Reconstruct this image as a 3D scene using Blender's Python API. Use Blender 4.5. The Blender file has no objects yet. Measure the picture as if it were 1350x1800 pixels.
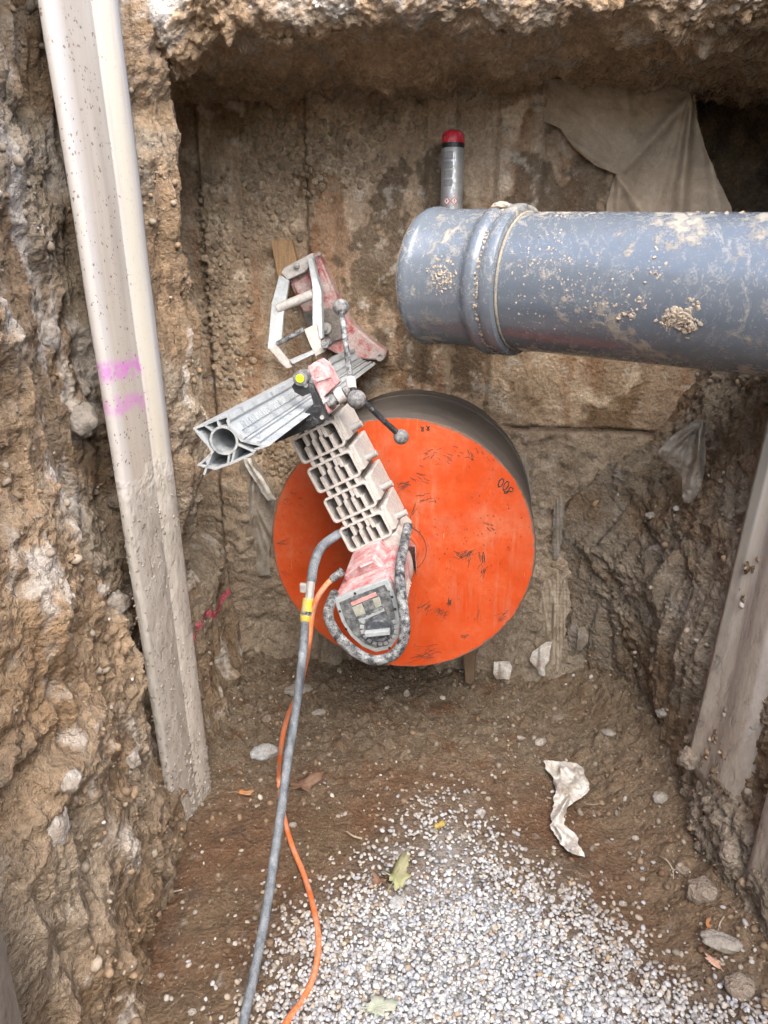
import bpy, bmesh, math, random
import numpy as np
from mathutils import Vector, Matrix

# ------------------------------------------------------------------ camera, sky, sun, exposure
sc = bpy.context.scene
CAMH = 1.5                                   # eye height above the pit floor
FPX = 1300.0                                 # focal length in photograph pixels (1350 x 1800)
PITCH = math.atan(420.0 / FPX)
cam_d = bpy.data.cameras.new('camera'); cam = bpy.data.objects.new('camera', cam_d)
sc.collection.objects.link(cam); sc.camera = cam
cam.location = (0, 0, CAMH); cam.rotation_euler = (math.pi / 2 - PITCH, 0, 0)
cam_d.sensor_fit = 'VERTICAL'; cam_d.sensor_height = 36.0; cam_d.lens = 36.0 * FPX / 1800.0
cam_d.clip_start = 0.02; cam_d.clip_end = 500
sc.render.resolution_x, sc.render.resolution_y = 768, 1024

SUN_EL, SUN_AZ = math.radians(50), math.radians(165)   # azimuth clockwise from +y: behind the camera, to the right
w = bpy.data.worlds.new('World'); sc.world = w; w.use_nodes = True
nt = w.node_tree; nt.nodes.clear()
wo = nt.nodes.new('ShaderNodeOutputWorld'); bg = nt.nodes.new('ShaderNodeBackground')
sky = nt.nodes.new('ShaderNodeTexSky'); sky.sky_type = 'NISHITA'; sky.sun_disc = False
sky.sun_elevation = SUN_EL; sky.sun_rotation = SUN_AZ
sky.air_density = 1.0; sky.dust_density = 3.0; sky.ozone_density = 1.0; sky.altitude = 300
bg.inputs['Strength'].default_value = 0.15
nt.links.new(sky.outputs[0], bg.inputs[0]); nt.links.new(bg.outputs[0], wo.inputs[0])
sun_d = bpy.data.lights.new('sun', 'SUN'); sun = bpy.data.objects.new('sun', sun_d); sc.collection.objects.link(sun)
sun_d.energy = 1.5; sun_d.angle = math.radians(62); sun_d.color = (1.0, 0.925, 0.82)
sd = Vector((math.sin(SUN_AZ) * math.cos(SUN_EL), math.cos(SUN_AZ) * math.cos(SUN_EL), math.sin(SUN_EL)))
sun.rotation_euler = sd.to_track_quat('Z', 'Y').to_euler(); sun.location = sd * 20
vs = sc.view_settings; vs.view_transform = 'Standard'; vs.look = 'None'; vs.gamma = 1.0
vs.use_curve_mapping = False; vs.exposure = 2.02
sc.render.engine = 'CYCLES'; sc.cycles.max_bounces = 5; sc.cycles.diffuse_bounces = 3; sc.cycles.glossy_bounces = 2; sc.cycles.use_adaptive_sampling = True; sc.cycles.adaptive_threshold = 0.03

# ------------------------------------------------------------------ geometry of the place
YAW = 0.1417770                              # drilling axis, turned right of the viewing direction
AX = np.array([math.sin(YAW), math.cos(YAW), 0.0]); RX = np.array([math.cos(YAW), -math.sin(YAW), 0.0])
DISC = np.array([0.05034, 2.08960, CAMH - 0.79199])      # centre of the core bit's face
WALL_T = -0.52                               # the concrete wall lies this far behind that face
_c, _s = math.cos(PITCH), math.sin(PITCH)
ORG = np.array([0, 0, CAMH])
def ray(u, v):
    a, b = (u - 675) / FPX, (v - 900) / FPX
    return np.array([a, -_s * b + _c, -_c * b - _s])
def at(u, v, depth): return ORG + ray(u, v) * depth
def atz(u, v, z):
    d = ray(u, v); return ORG + d * ((z - CAMH) / d[2])
def atx(u, v, x):
    d = ray(u, v); return ORG + d * (x / d[0])
def loc(u, v, t):                            # point in the rig's frame (x right, y into the wall, z up), t metres out of the bit's face
    d = ray(u, v); k = (float(DISC @ AX) - t) / float(d @ AX)
    p = ORG + d * k - DISC
    return np.array([p @ RX, p @ AX, p[2]])
def l2w(p): return DISC + RX * p[0] + AX * p[1] + np.array([0, 0, p[2]])

# ------------------------------------------------------------------ noise
def _h(ix, iy, iz, s):
    n = (ix.astype(np.int64) * 374761393 + iy.astype(np.int64) * 668265263 + iz.astype(np.int64) * 2147483647 + s * 974634777) & 0xffffffff
    n = ((n ^ (n >> 13)) * 1274126177) & 0xffffffff
    n = ((n ^ (n >> 15)) * 2246822519) & 0xffffffff
    return (n ^ (n >> 16)) & 0xffffffff
_G = np.random.RandomState(5).normal(size=(256, 3)); _G /= np.linalg.norm(_G, axis=1)[:, None]
def perlin(P, s=0):
    F = np.floor(P); f = P - F; I = F.astype(np.int64); u = f * f * f * (f * (f * 6 - 15) + 10)
    out = 0
    for dx in (0, 1):
        wx = u[:, 0] if dx else 1 - u[:, 0]
        for dy in (0, 1):
            wy = u[:, 1] if dy else 1 - u[:, 1]
            for dz in (0, 1):
                wz = u[:, 2] if dz else 1 - u[:, 2]
                g = _G[_h(I[:, 0] + dx, I[:, 1] + dy, I[:, 2] + dz, s) & 255]
                out = out + wx * wy * wz * (g[:, 0] * (f[:, 0] - dx) + g[:, 1] * (f[:, 1] - dy) + g[:, 2] * (f[:, 2] - dz))
    return out * 1.5
def fbm(P, scale, oct=4, s=0, gain=.5, ridged=False):
    P = P * scale; a = 1.0; tot = 0; r = 0
    for o in range(oct):
        n = perlin(P, s + o * 17)
        r = r + a * ((1 - 2 * np.abs(n)) if ridged else n); tot += a; a *= gain; P = P * 2.03 + 11.3
    return r / tot
def worley(P, scale, s=0):                   # nearest distance, random value of that cell
    P = P * scale; I = np.floor(P).astype(np.int64); best = np.full(len(P), 9.0); val = np.zeros(len(P)); sec = np.full(len(P), 9.0)
    for dx in (-1, 0, 1):
        for dy in (-1, 0, 1):
            for dz in (-1, 0, 1):
                c = I + np.array([dx, dy, dz]); h = _h(c[:, 0], c[:, 1], c[:, 2], s)
                q = np.stack([(h & 1023) / 1023., ((h >> 10) & 1023) / 1023., ((h >> 20) & 1023) / 1023.], 1)
                d = np.sqrt((((c + q) - P) ** 2).sum(1)); m = d < best
                sec = np.where(m, best, np.minimum(sec, d)); val = np.where(m, ((h >> 5) & 255) / 255., val); best = np.where(m, d, best)
    return best, val, sec
def clods(P, scale, s=0, keep=.5):           # rounded crumbs, some cells only
    f, v, _ = worley(P, scale, s); return np.clip(1 - (f / .62) ** 2, 0, 1) * np.clip((v - (1 - keep)) / .2, 0, 1) * (.4 + .6 * v)
def ss(a, b, x):
    t = np.clip((x - a) / (b - a), 0, 1); return t * t * (3 - 2 * t)
def mixc(c0, c1, m): return c0 * (1 - m[:, None]) + np.asarray(c1)[None] * m[:, None]

# ------------------------------------------------------------------ materials
def srgb(r, g, b): return tuple((x / 12.92 if x <= .04045 else ((x + .055) / 1.055) ** 2.4) for x in (r / 255., g / 255., b / 255.))
MATS = {}
class NB:
    def __init__(s, name):
        s.m = bpy.data.materials.new(name); s.m.use_nodes = True; s.t = s.m.node_tree; s.t.nodes.clear(); MATS[name] = s.m
        s.out = s.n('ShaderNodeOutputMaterial'); s.b = s.n('ShaderNodeBsdfPrincipled'); s.l(s.b.outputs[0], s.out.inputs[0])
        s.tc = s.n('ShaderNodeTexCoord').outputs['Object']
    def n(s, k, **kw):
        x = s.t.nodes.new(k)
        for a, b in kw.items(): setattr(x, a, b)
        return x
    def l(s, a, b): s.t.links.new(a, b)
    def mapped(s, scale=(1, 1, 1), rot=(0, 0, 0), loc=(0, 0, 0)):
        m = s.n('ShaderNodeMapping'); m.inputs['Scale'].default_value = scale; m.inputs['Rotation'].default_value = rot; m.inputs['Location'].default_value = loc
        s.l(s.tc, m.inputs[0]); return m.outputs[0]
    def noise(s, scale, detail=5, rough=.6, vec=None, dist=0):
        x = s.n('ShaderNodeTexNoise'); x.inputs['Scale'].default_value = scale; x.inputs['Detail'].default_value = detail
        x.inputs['Roughness'].default_value = rough; x.inputs['Distortion'].default_value = dist; s.l(vec or s.tc, x.inputs['Vector']); return x.outputs['Fac']
    def ramp(s, fac, a, b, c0=(0, 0, 0, 1), c1=(1, 1, 1, 1)):
        x = s.n('ShaderNodeValToRGB'); e = x.color_ramp.elements; e[0].position = a; e[1].position = b; e[0].color = c0; e[1].color = c1
        s.l(fac, x.inputs[0]); return x.outputs[0]
    def mix(s, fac, a, b, mode='MIX'):
        x = s.n('ShaderNodeMix', data_type='RGBA', blend_type=mode)
        if isinstance(fac, (int, float)): x.inputs[0].default_value = fac
        else: s.l(fac, x.inputs[0])
        for v, i in ((a, 6), (b, 7)):
            if isinstance(v, tuple): x.inputs[i].default_value = (*v[:3], 1)
            else: s.l(v, x.inputs[i])
        return x.outputs[2]
    def math(s, op, a, b=None):
        x = s.n('ShaderNodeMath', operation=op)
        for v, i in ((a, 0), (b, 1)):
            if v is None: continue
            if isinstance(v, (int, float)): x.inputs[i].default_value = v
            else: s.l(v, x.inputs[i])
        return x.outputs[0]
    def bump(s, h, strength=.5, dist=.002, prev=None):
        x = s.n('ShaderNodeBump'); x.inputs['Strength'].default_value = strength; x.inputs['Distance'].default_value = dist; s.l(h, x.inputs['Height'])
        if prev is not None: s.l(prev, x.inputs['Normal'])
        return x.outputs[0]
    def fin(s, col, rough=.7, metal=0.0, normal=None, spec=.5):
        for v, k in ((col, 'Base Color'), (rough, 'Roughness'), (metal, 'Metallic')):
            if isinstance(v, tuple): s.b.inputs[k].default_value = (*v[:3], 1)
            elif isinstance(v, (int, float)): s.b.inputs[k].default_value = v
            else: s.l(v, s.b.inputs[k])
        s.b.inputs['Specular IOR Level'].default_value = spec
        if normal is not None: s.l(normal, s.b.inputs['Normal'])
        return s.m
def earth(name, grit=1.0, spec=.25):         # colour comes from the soil's own layers (attribute), grain and crumbs from here
    b = NB(name); at_ = b.n('ShaderNodeAttribute', attribute_name='col')
    n1 = b.noise(90, 4, .7); n2 = b.noise(420, 1, .6); n3 = b.noise(22, 2, .6)
    c = b.mix(1.0, at_.outputs['Color'], b.ramp(n1, .25, .75, (.62, .62, .62, 1), (1.38, 1.36, 1.32, 1)), 'MULTIPLY')
    c = b.mix(1.0, c, b.ramp(n3, .3, .7, (.82, .80, .78, 1), (1.16, 1.16, 1.16, 1)), 'MULTIPLY')
    sp = b.n('ShaderNodeTexVoronoi'); sp.inputs['Scale'].default_value = 170; b.l(b.tc, sp.inputs['Vector'])
    spm = b.math('MULTIPLY', b.math('LESS_THAN', sp.outputs['Distance'], .30), b.math('GREATER_THAN', b.noise(60, 2), .60))
    c = b.mix(b.math('MULTIPLY', spm, .45), c, (.52, .45, .36))
    vo = b.n('ShaderNodeTexVoronoi'); vo.inputs['Scale'].default_value = 95; b.l(b.tc, vo.inputs['Vector'])
    hh = b.math('ADD', b.math('ADD', b.math('MULTIPLY', n3, .010), b.math('MULTIPLY', n1, .013)), b.math('ADD', b.math('MULTIPLY', vo.outputs['Distance'], -.005), b.math('MULTIPLY', n2, .0036))); nm = b.bump(hh, 1.0, grit)
    wet = at_.outputs['Alpha']
    return b.fin(c, b.ramp(wet, 0, 1, (.95,) * 3 + (1,), (.42,) * 3 + (1,)), 0, nm, spec)
def dusty(name, base, dust, amt=.5, scale=14, rough=.5, metal=0.0, drough=.9, second=None, stretch=(1, 1, 1), bumpd=.001, fine=160, soft=.10):
    b = NB(name); v = b.mapped(stretch)
    n1 = b.noise(scale, 6, .68, v); n2 = b.noise(fine, 2, .7); n3 = b.noise(scale * 3.1, 3, .6)
    m = b.ramp(b.math('ADD', b.math('MULTIPLY', n1, .7), b.math('MULTIPLY', n2, .3)), .62 - .35 * amt - soft, .62 - .35 * amt + soft)
    base_c = base
    if second: base_c = b.mix(b.ramp(n3, .45, .62), base, second)
    base_c = b.mix(1.0, base_c, b.ramp(n3, .25, .75, (.8, .8, .8, 1), (1.2, 1.2, 1.2, 1)), 'MULTIPLY')
    dc = b.mix(b.ramp(n3, .3, .7), dust, tuple(x * .72 for x in dust))
    c = b.mix(m, base_c, dc)
    r = b.mix(m, (rough,) * 3, (drough,) * 3)
    mt = b.math('MULTIPLY', b.math('SUBTRACT', 1.0, m), metal) if metal else 0.0
    nm = b.bump(b.math('ADD', b.math('MULTIPLY', m, .35), b.math('MULTIPLY', n2, .45)), 1.0, bumpd)
    return b.fin(c, r, mt, nm)

earth('soil'); earth('soil_gravel', .6); earth('wall_mud', .75)
DUST = (.44, .41, .37)
dusty('steel_sheet', (.27, .25, .225), (.50, .46, .40), .55, 9, .55, .35, second=(.20, .15, .11), stretch=(1, 1, .25), bumpd=.002)
dusty('alu', (.50, .54, .57), (.40, .42, .42), .36, 34, .42, .75, fine=260, second=(.42, .45, .47))
dusty('alu_muddy', (.58, .57, .55), (.42, .37, .33), .40, 70, .55, .3, bumpd=.002, soft=.18)
dusty('knob_dark', (.040, .045, .055), (.30, .31, .32), .06, 70, .45, 0, soft=.12)
dusty('alu_painted_shade', (.07, .062, .055), (.19, .15, .12), .4, 40, .7, .1)  # aluminium darkened to paint in the shade of the spacers' hollows
dusty('red_dusty', (.42, .035, .045), (.60, .50, .49), .42, 30, .45, 0, stretch=(1, 1, .6), soft=.13)
dusty('red_base', (.28, .018, .022), (.46, .38, .35), .44, 26, .5, 0)
dusty('black_plate', (.014, .015, .017), (.16, .16, .16), -.05, 40, .45, 0)
dusty('black_rubber', (.018, .020, .024), (.44, .45, .45), .24, 60, .6, 0, bumpd=.0012, soft=.10, fine=420)
dusty('panel_grey', (.055, .06, .065), (.34, .35, .34), .12, 80, .55, 0, soft=.14, fine=420)
dusty('panel_frame', (.24, .27, .29), (.48, .50, .50), .36, 90, .5, .2, soft=.2, fine=420)
dusty('panel_label', (.50, .16, .15), (.56, .42, .38), .25, 90, .6, soft=.2)
dusty('screen_glass', (.20, .21, .17), (.42, .42, .36), .40, 90, .35, soft=.2)
dusty('steel_dusty', (.36, .36, .35), (.42, .40, .38), .45, 60, .45, .7)
dusty('ball_knob', (.05, .052, .056), (.36, .355, .345), .27, 90, .5, 0, soft=.13, fine=420)
dusty('yellow_plastic', (.62, .42, .01), (.50, .44, .25), .26, 40, .4)
dusty('hose_grey', (.05, .06, .075), (.30, .33, .36), .32, 50, .55, stretch=(1, 1, .3), soft=.15, fine=420)
dusty('cable_orange', (.72, .15, .035), (.60, .36, .24), .26, 30, .5)
dusty('barrel_steel', (.050, .043, .037), (.15, .125, .105), .34, 5, .6, .15, stretch=(1, 14, 1), soft=.2)
dusty('can_silver', (.42, .43, .43), (.45, .42, .38), .2, 40, .35, .7)
dusty('can_print', (.22, .225, .23), (.4, .38, .35), .2, 60, .5, .3)
dusty('can_red', (.55, .012, .03), (.5, .3, .28), .08, 40, .35)
dusty('sticker_white', (.75, .73, .70), (.5, .45, .4), .2, 90, .5)
dusty('marker_black', (.02, .015, .012), (.2, .1, .05), .12, 90, .6)
dusty('scratch_dark', (.055, .032, .024), (.16, .06, .03), .2, 120, .7)
dusty('wood_raw', (.42, .25, .11), (.27, .18, .11), .36, 20, .8, 0, stretch=(6, 6, .6))
dusty('wood_wet', (.12, .07, .035), (.20, .14, .09), .4, 20, .7, 0, stretch=(6, 6, .6))
dusty('geotextile', (.66, .64, .60), (.36, .29, .22), .26, 16, .9, fine=300)
dusty('geotextile_muddy', (.47, .37, .265), (.36, .275, .19), .42, 9, .9, fine=300)
dusty('geotextile_grey', (.36, .335, .29), (.23, .185, .14), .45, 12, .9, fine=300)
dusty('plastic_film', (.47, .42, .34), (.32, .25, .175), .58, 11, .6, soft=.16)
dusty('gasket', (.17, .165, .16), (.38, .33, .25), .42, 40, .8)
dusty('leaf_brown', (.17, .085, .05), (.24, .16, .11), .35, 60, .7)
dusty('leaf_orange', (.50, .20, .06), (.40, .25, .15), .3, 60, .6)
dusty('leaf_green', (.27, .29, .13), (.36, .34, .22), .35, 60, .6)
dusty('leaf_pale', (.36, .42, .30), (.45, .46, .40), .35, 60, .6)
dusty('leaf_yellow', (.48, .36, .06), (.38, .30, .14), .3, 60, .6)
dusty('leaf_pink', (.60, .33, .22), (.50, .36, .28), .3, 60, .6)
dusty('stone_grey', (.28, .255, .225), (.36, .32, .27), .45, 30, .9, bumpd=.007, fine=110)
dusty('stone_pale', (.46, .44, .41), (.34, .29, .24), .46, 34, .9, bumpd=.007, fine=110)
dusty('stone_blue', (.42, .45, .48), (.36, .33, .29), .35, 40, .9, bumpd=.004)
dusty('slate', (.085, .08, .075), (.22, .19, .16), .35, 40, .7, bumpd=.002)
dusty('clay_clod', (.23, .175, .13), (.32, .265, .21), .45, 24, .95, bumpd=.012, fine=90)
dusty('dry_mud', (.42, .33, .24), (.50, .42, .33), .45, 60, .95, bumpd=.004)
dusty('root_pale', (.50, .43, .32), (.35, .28, .20), .35, 40, .8)
# the level's fluorescent vial
b = NB('level_yellow'); b.fin((.62, .75, .02), .3)
# pebbles: colour per stone
b = NB('pebble'); a_ = b.n('ShaderNodeAttribute', attribute_name='col'); nn = b.noise(240, 4, .65)
c = b.mix(1.0, a_.outputs['Color'], b.ramp(nn, .25, .75, (.78, .77, .75, 1), (1.14, 1.14, 1.14, 1)), 'MULTIPLY'); b.fin(c, .72, 0, b.bump(nn, .4, .0008), .4)
# orange paint on the bit's face: scuffs, chips at the rim, bare patches
b = NB('orange_paint')
sep = b.n('ShaderNodeSeparateXYZ'); b.l(b.tc, sep.inputs[0])
r2 = b.math('SQRT', b.math('ADD', b.math('POWER', sep.outputs[0], 2), b.math('POWER', sep.outputs[2], 2)))
n1 = b.noise(7, 6, .6); n2 = b.noise(60, 5, .7); n3 = b.noise(26, 6, .75)
c = b.mix(b.ramp(n1, .3, .7), (.44, .049, .006), (.52, .066, .009))
for k, (rot, sx) in enumerate(((.4, 260), (1.3, 300), (2.2, 280), (2.9, 240))):
    v = b.mapped((sx, 1, 9), (0, rot, 0), (k * 3.1, 0, k * 1.7))
    s_ = b.n('ShaderNodeTexNoise'); s_.inputs['Scale'].default_value = 1; s_.inputs['Detail'].default_value = 2; b.l(v, s_.inputs['Vector'])
    gate = b.ramp(b.noise(9, 3, .6, b.mapped((1, 1, 1), (0, 0, 0), (k * 5.3, 2, 1))), .50, .60)
    c = b.mix(b.math('MULTIPLY', b.math('MULTIPLY', b.ramp(s_.outputs['Fac'], .67, .71), gate), .75), c, (.19, .07, .03) if k < 3 else (.80, .33, .16))
edge = b.math('ADD', r2, b.math('MULTIPLY', b.math('SUBTRACT', n2, .5), .020))
bare = b.ramp(b.math('ADD', edge, b.math('MULTIPLY', b.ramp(b.noise(3.2, 2), .45, .7), .006)), .3950, .3975)
chips = b.ramp(n3, .735, .75)
c = b.mix(b.math('MULTIPLY', b.math('MULTIPLY', b.ramp(b.noise(1, 5, .7, b.mapped((34, 1, 3.2))), .52, .72), b.ramp(b.noise(5, 3, .6, b.mapped((1, 1, 1), (0, 0, 0), (6, 1, 8))), .42, .62)), .42), c, (.40, .22, .14))
c = b.mix(b.math('MAXIMUM', bare, chips), c, (.115, .075, .055))
dirt = b.math('MULTIPLY', b.math('MULTIPLY', b.ramp(n2, .35, .70), b.ramp(n1, .42, .66)), .45); c = b.mix(dirt, c, (.46, .20, .11)); c = b.mix(b.math('MULTIPLY', b.ramp(b.noise(4.5, 7, .7, b.mapped((1, 1, 1), (0, 0, 0), (2, 7, 5)), .8), .50, .72), .30), c, (.42, .25, .17)); c = b.mix(b.math('MULTIPLY', b.ramp(b.noise(17, 6, .7, b.mapped((1, 1, 1), (0, 0, 0), (9, 4, 2))), .55, .75), .5), c, (.26, .045, .01))
b.fin(c, b.mix(b.math('MAXIMUM', bare, chips), (.36,) * 3, (.75,) * 3), 0, b.bump(b.math('ADD', bare, n3), .2, -.0008), .45)
# sewer pipe: blue-grey plastic with smeared clay
b = NB('pipe_blue')
n1 = b.noise(5, 7, .65, b.mapped((1, 1, 1), (.3, .1, 0)), .6); n2 = b.noise(34, 7, .75); n3 = b.noise(150, 4, .7); st = b.noise(26, 6, .7, b.mapped((1.6, .8, .8), (.2, .3, .6)), 1.2)
mm = b.ramp(b.math('ADD', b.math('MULTIPLY', n1, .5), b.math('MULTIPLY', n2, .5)), .535, .60)
sm = b.math('MULTIPLY', b.math('MULTIPLY', b.ramp(st, .50, .66), b.ramp(n3, .38, .62)), b.ramp(b.noise(4, 3), .40, .60))
base = b.mix(b.ramp(n1, .3, .7), (.122, .144, .172), (.140, .163, .192))
c = b.mix(b.math('MULTIPLY', sm, .8), base, (.40, .37, .31)); c = b.mix(b.math('MULTIPLY', mm, .8), c, (.40, .345, .265))
scv = b.n('ShaderNodeTexNoise'); scv.inputs['Scale'].default_value = 1; scv.inputs['Detail'].default_value = 2; b.l(b.mapped((12, 240, 240), (0, 0, .3)), scv.inputs['Vector'])
c = b.mix(b.math('MULTIPLY', b.ramp(scv.outputs['Fac'], .66, .70), .4), c, (.45, .48, .50))
rr = b.mix(b.math('MAXIMUM', mm, b.math('MULTIPLY', sm, .8)), (.20,) * 3, (.9,) * 3)
b.fin(c, rr, 0, b.bump(b.math('ADD', mm, b.math('MULTIPLY', n3, .15)), 1.0, .001), .8)
# rolled steel sheet, upper end clean with rust flecks and a pink spray mark, lower end caked with mortar
def beam_mat(name, pink):
    b = NB(name); sep = b.n('ShaderNodeSeparateXYZ'); b.l(b.tc, sep.inputs[0]); Z = sep.outputs[2]
    n1 = b.noise(22, 7, .65, b.mapped((1, 1, .05))); n2 = b.noise(55, 5, .7); n3 = b.noise(200, 4, .7); n4 = b.noise(26, 6, .65, b.mapped((1, 1, .6)))
    Yc = b.math('ADD', sep.outputs[1], b.math('MULTIPLY', b.math('SUBTRACT', n1, .5), .03))
    c = b.mix(b.ramp(n1, .36, .64), (.37, .325, .275), (.46, .41, .35)) if pink else b.mix(b.ramp(n1, .38, .62), (.23, .20, .165), (.33, .29, .24))
    c = b.mix(b.math('MULTIPLY', b.ramp(Yc, .090, .135), b.ramp(n1, .3, .55)), c, (.50, .475, .43))
    c = b.mix(b.math('MULTIPLY', b.math('MULTIPLY', b.ramp(Yc, .120, .140), b.ramp(Yc, .155, .170, (1, 1, 1, 1), (0, 0, 0, 1))), .6), c, (.50, .455, .35))
    c = b.mix(b.ramp(Yc, .172, .185), c, (.30, .29, .29) if pink else (.20, .185, .155)); c = b.mix(b.ramp(Yc, .008, .030, (1, 1, 1, 1), (0, 0, 0, 1)), c, (.50, .47, .44))
    fz_ = b.ramp(Yc, .115, .135, (1, 1, 1, 1), (.12, .12, .12, 1))
    for k, (sc_, th_) in enumerate(((95, .20), (58, .17))):
        vo = b.n('ShaderNodeTexVoronoi'); vo.inputs['Scale'].default_value = sc_; vd = b.n('ShaderNodeVectorMath', operation='ADD'); nd = b.n('ShaderNodeTexNoise'); nd.inputs['Scale'].default_value = 130; nd.inputs['Detail'].default_value = 2; b.l(b.tc, nd.inputs['Vector']); vm = b.n('ShaderNodeVectorMath', operation='SCALE'); vm.inputs['Scale'].default_value = .010; b.l(nd.outputs['Color'], vm.inputs[0]); b.l(b.mapped((1, 1, .8), (0, 0, 0), (k * 3, 1, 2)), vd.inputs[0]); b.l(vm.outputs[0], vd.inputs[1]); b.l(vd.outputs[0], vo.inputs['Vector'])
        fl = b.math('MULTIPLY', b.math('LESS_THAN', vo.outputs['Distance'], th_), b.math('GREATER_THAN', b.noise(20, 3, .6, b.mapped((1, 1, 1), (0, 0, 0), (k * 7, 0, 0))), .49))
        c = b.mix(b.math('MULTIPLY', b.math('MULTIPLY', fl, fz_), .7 if pink else .3), c, (.13, .085, .06))
    c = b.mix(b.math('MULTIPLY', b.ramp(n2, .58, .74), .35), c, (.25, .16, .11))
    lim = b.math('MULTIPLY', b.math('ADD', Z, b.math('MULTIPLY', b.math('SUBTRACT', b.noise(8, 4), .5), .25)), .4)
    low = b.ramp(lim, .400 if pink else .14, .415 if pink else .44, (1, 1, 1, 1), (0, 0, 0, 1))
    low = b.math('MULTIPLY', low, b.ramp(n4, .30, .42))
    c = b.mix(b.math('MULTIPLY', low, .92), c, b.mix(b.ramp(n4, .35, .65), (.37, .335, .29) if pink else (.25, .20, .155), (.50, .475, .43) if pink else (.36, .31, .25)))
    if pink:
        for z0, hw, a in ((1.285, .030, .75), (1.205, .028, .55)):
            d = b.math('ABSOLUTE', b.math('SUBTRACT', b.math('ADD', Z, b.math('MULTIPLY', b.math('SUBTRACT', n2, .5), .05)), z0))
            mk = b.math('MULTIPLY', b.ramp(d, hw * .3, hw, (1, 1, 1, 1), (0, 0, 0, 1)), b.math('LESS_THAN', sep.outputs[1], pink))
            c = b.mix(b.math('MULTIPLY', b.math('MULTIPLY', mk, b.ramp(b.noise(45, 4), .36, .56)), a), c, (.56, .15, .52))
    nm = b.bump(b.math('MULTIPLY', low, n4), .7, .012); nm = b.bump(n2, .3, .001, nm); nm = b.bump(n3, .3, .0006, nm)
    return b.fin(c, .72, b.math('MULTIPLY', b.math('SUBTRACT', 1.0, low), .05 if pink else 0.0), nm)
beam_mat('beam_left', .118); beam_mat('beam_right', None)
# ------------------------------------------------------------------ mesh helpers
COL = sc.collection
def link(name, me, m=None, parent=None, smooth=False):
    o = bpy.data.objects.new(name, me); COL.objects.link(o)
    if m is not None: me.materials.append(MATS[m])
    if parent is not None: o.parent = parent
    if smooth: me.polygons.foreach_set('use_smooth', np.ones(len(me.polygons), bool))
    return o
def tag(o, label, cat, group=None, kind=None):
    if label: o['label'] = label
    if cat: o['category'] = cat
    if group: o['group'] = group
    if kind: o['kind'] = kind
    return o
def thing(name, label, cat, loc_=(0, 0, 0), rotz=0.0, group=None):
    o = bpy.data.objects.new(name, None); COL.objects.link(o); o.empty_display_size = .05
    o.location = tuple(float(x) for x in loc_); o.rotation_euler = (0, 0, rotz); return tag(o, label, cat, group)
def np_mesh(name, V, F, col=None):
    V = np.asarray(V, np.float32); F = np.asarray(F, np.int32); me = bpy.data.meshes.new(name); k = F.shape[1]
    me.vertices.add(len(V)); me.vertices.foreach_set('co', V.ravel())
    me.loops.add(F.size); me.loops.foreach_set('vertex_index', F.ravel())
    me.polygons.add(len(F)); me.polygons.foreach_set('loop_start', np.arange(0, F.size, k, dtype=np.int32)); me.polygons.foreach_set('loop_total', np.full(len(F), k, np.int32))
    me.update(calc_edges=True)
    if col is not None:
        a = me.color_attributes.new('col', 'FLOAT_COLOR', 'POINT'); a.data.foreach_set('color', np.asarray(col, np.float32).ravel())
    return me
def grid_faces(nr, nc):
    i = np.arange(nr * nc).reshape(nr, nc); return np.stack([i[:-1, :-1], i[:-1, 1:], i[1:, 1:], i[1:, :-1]], -1).reshape(-1, 4)
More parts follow.
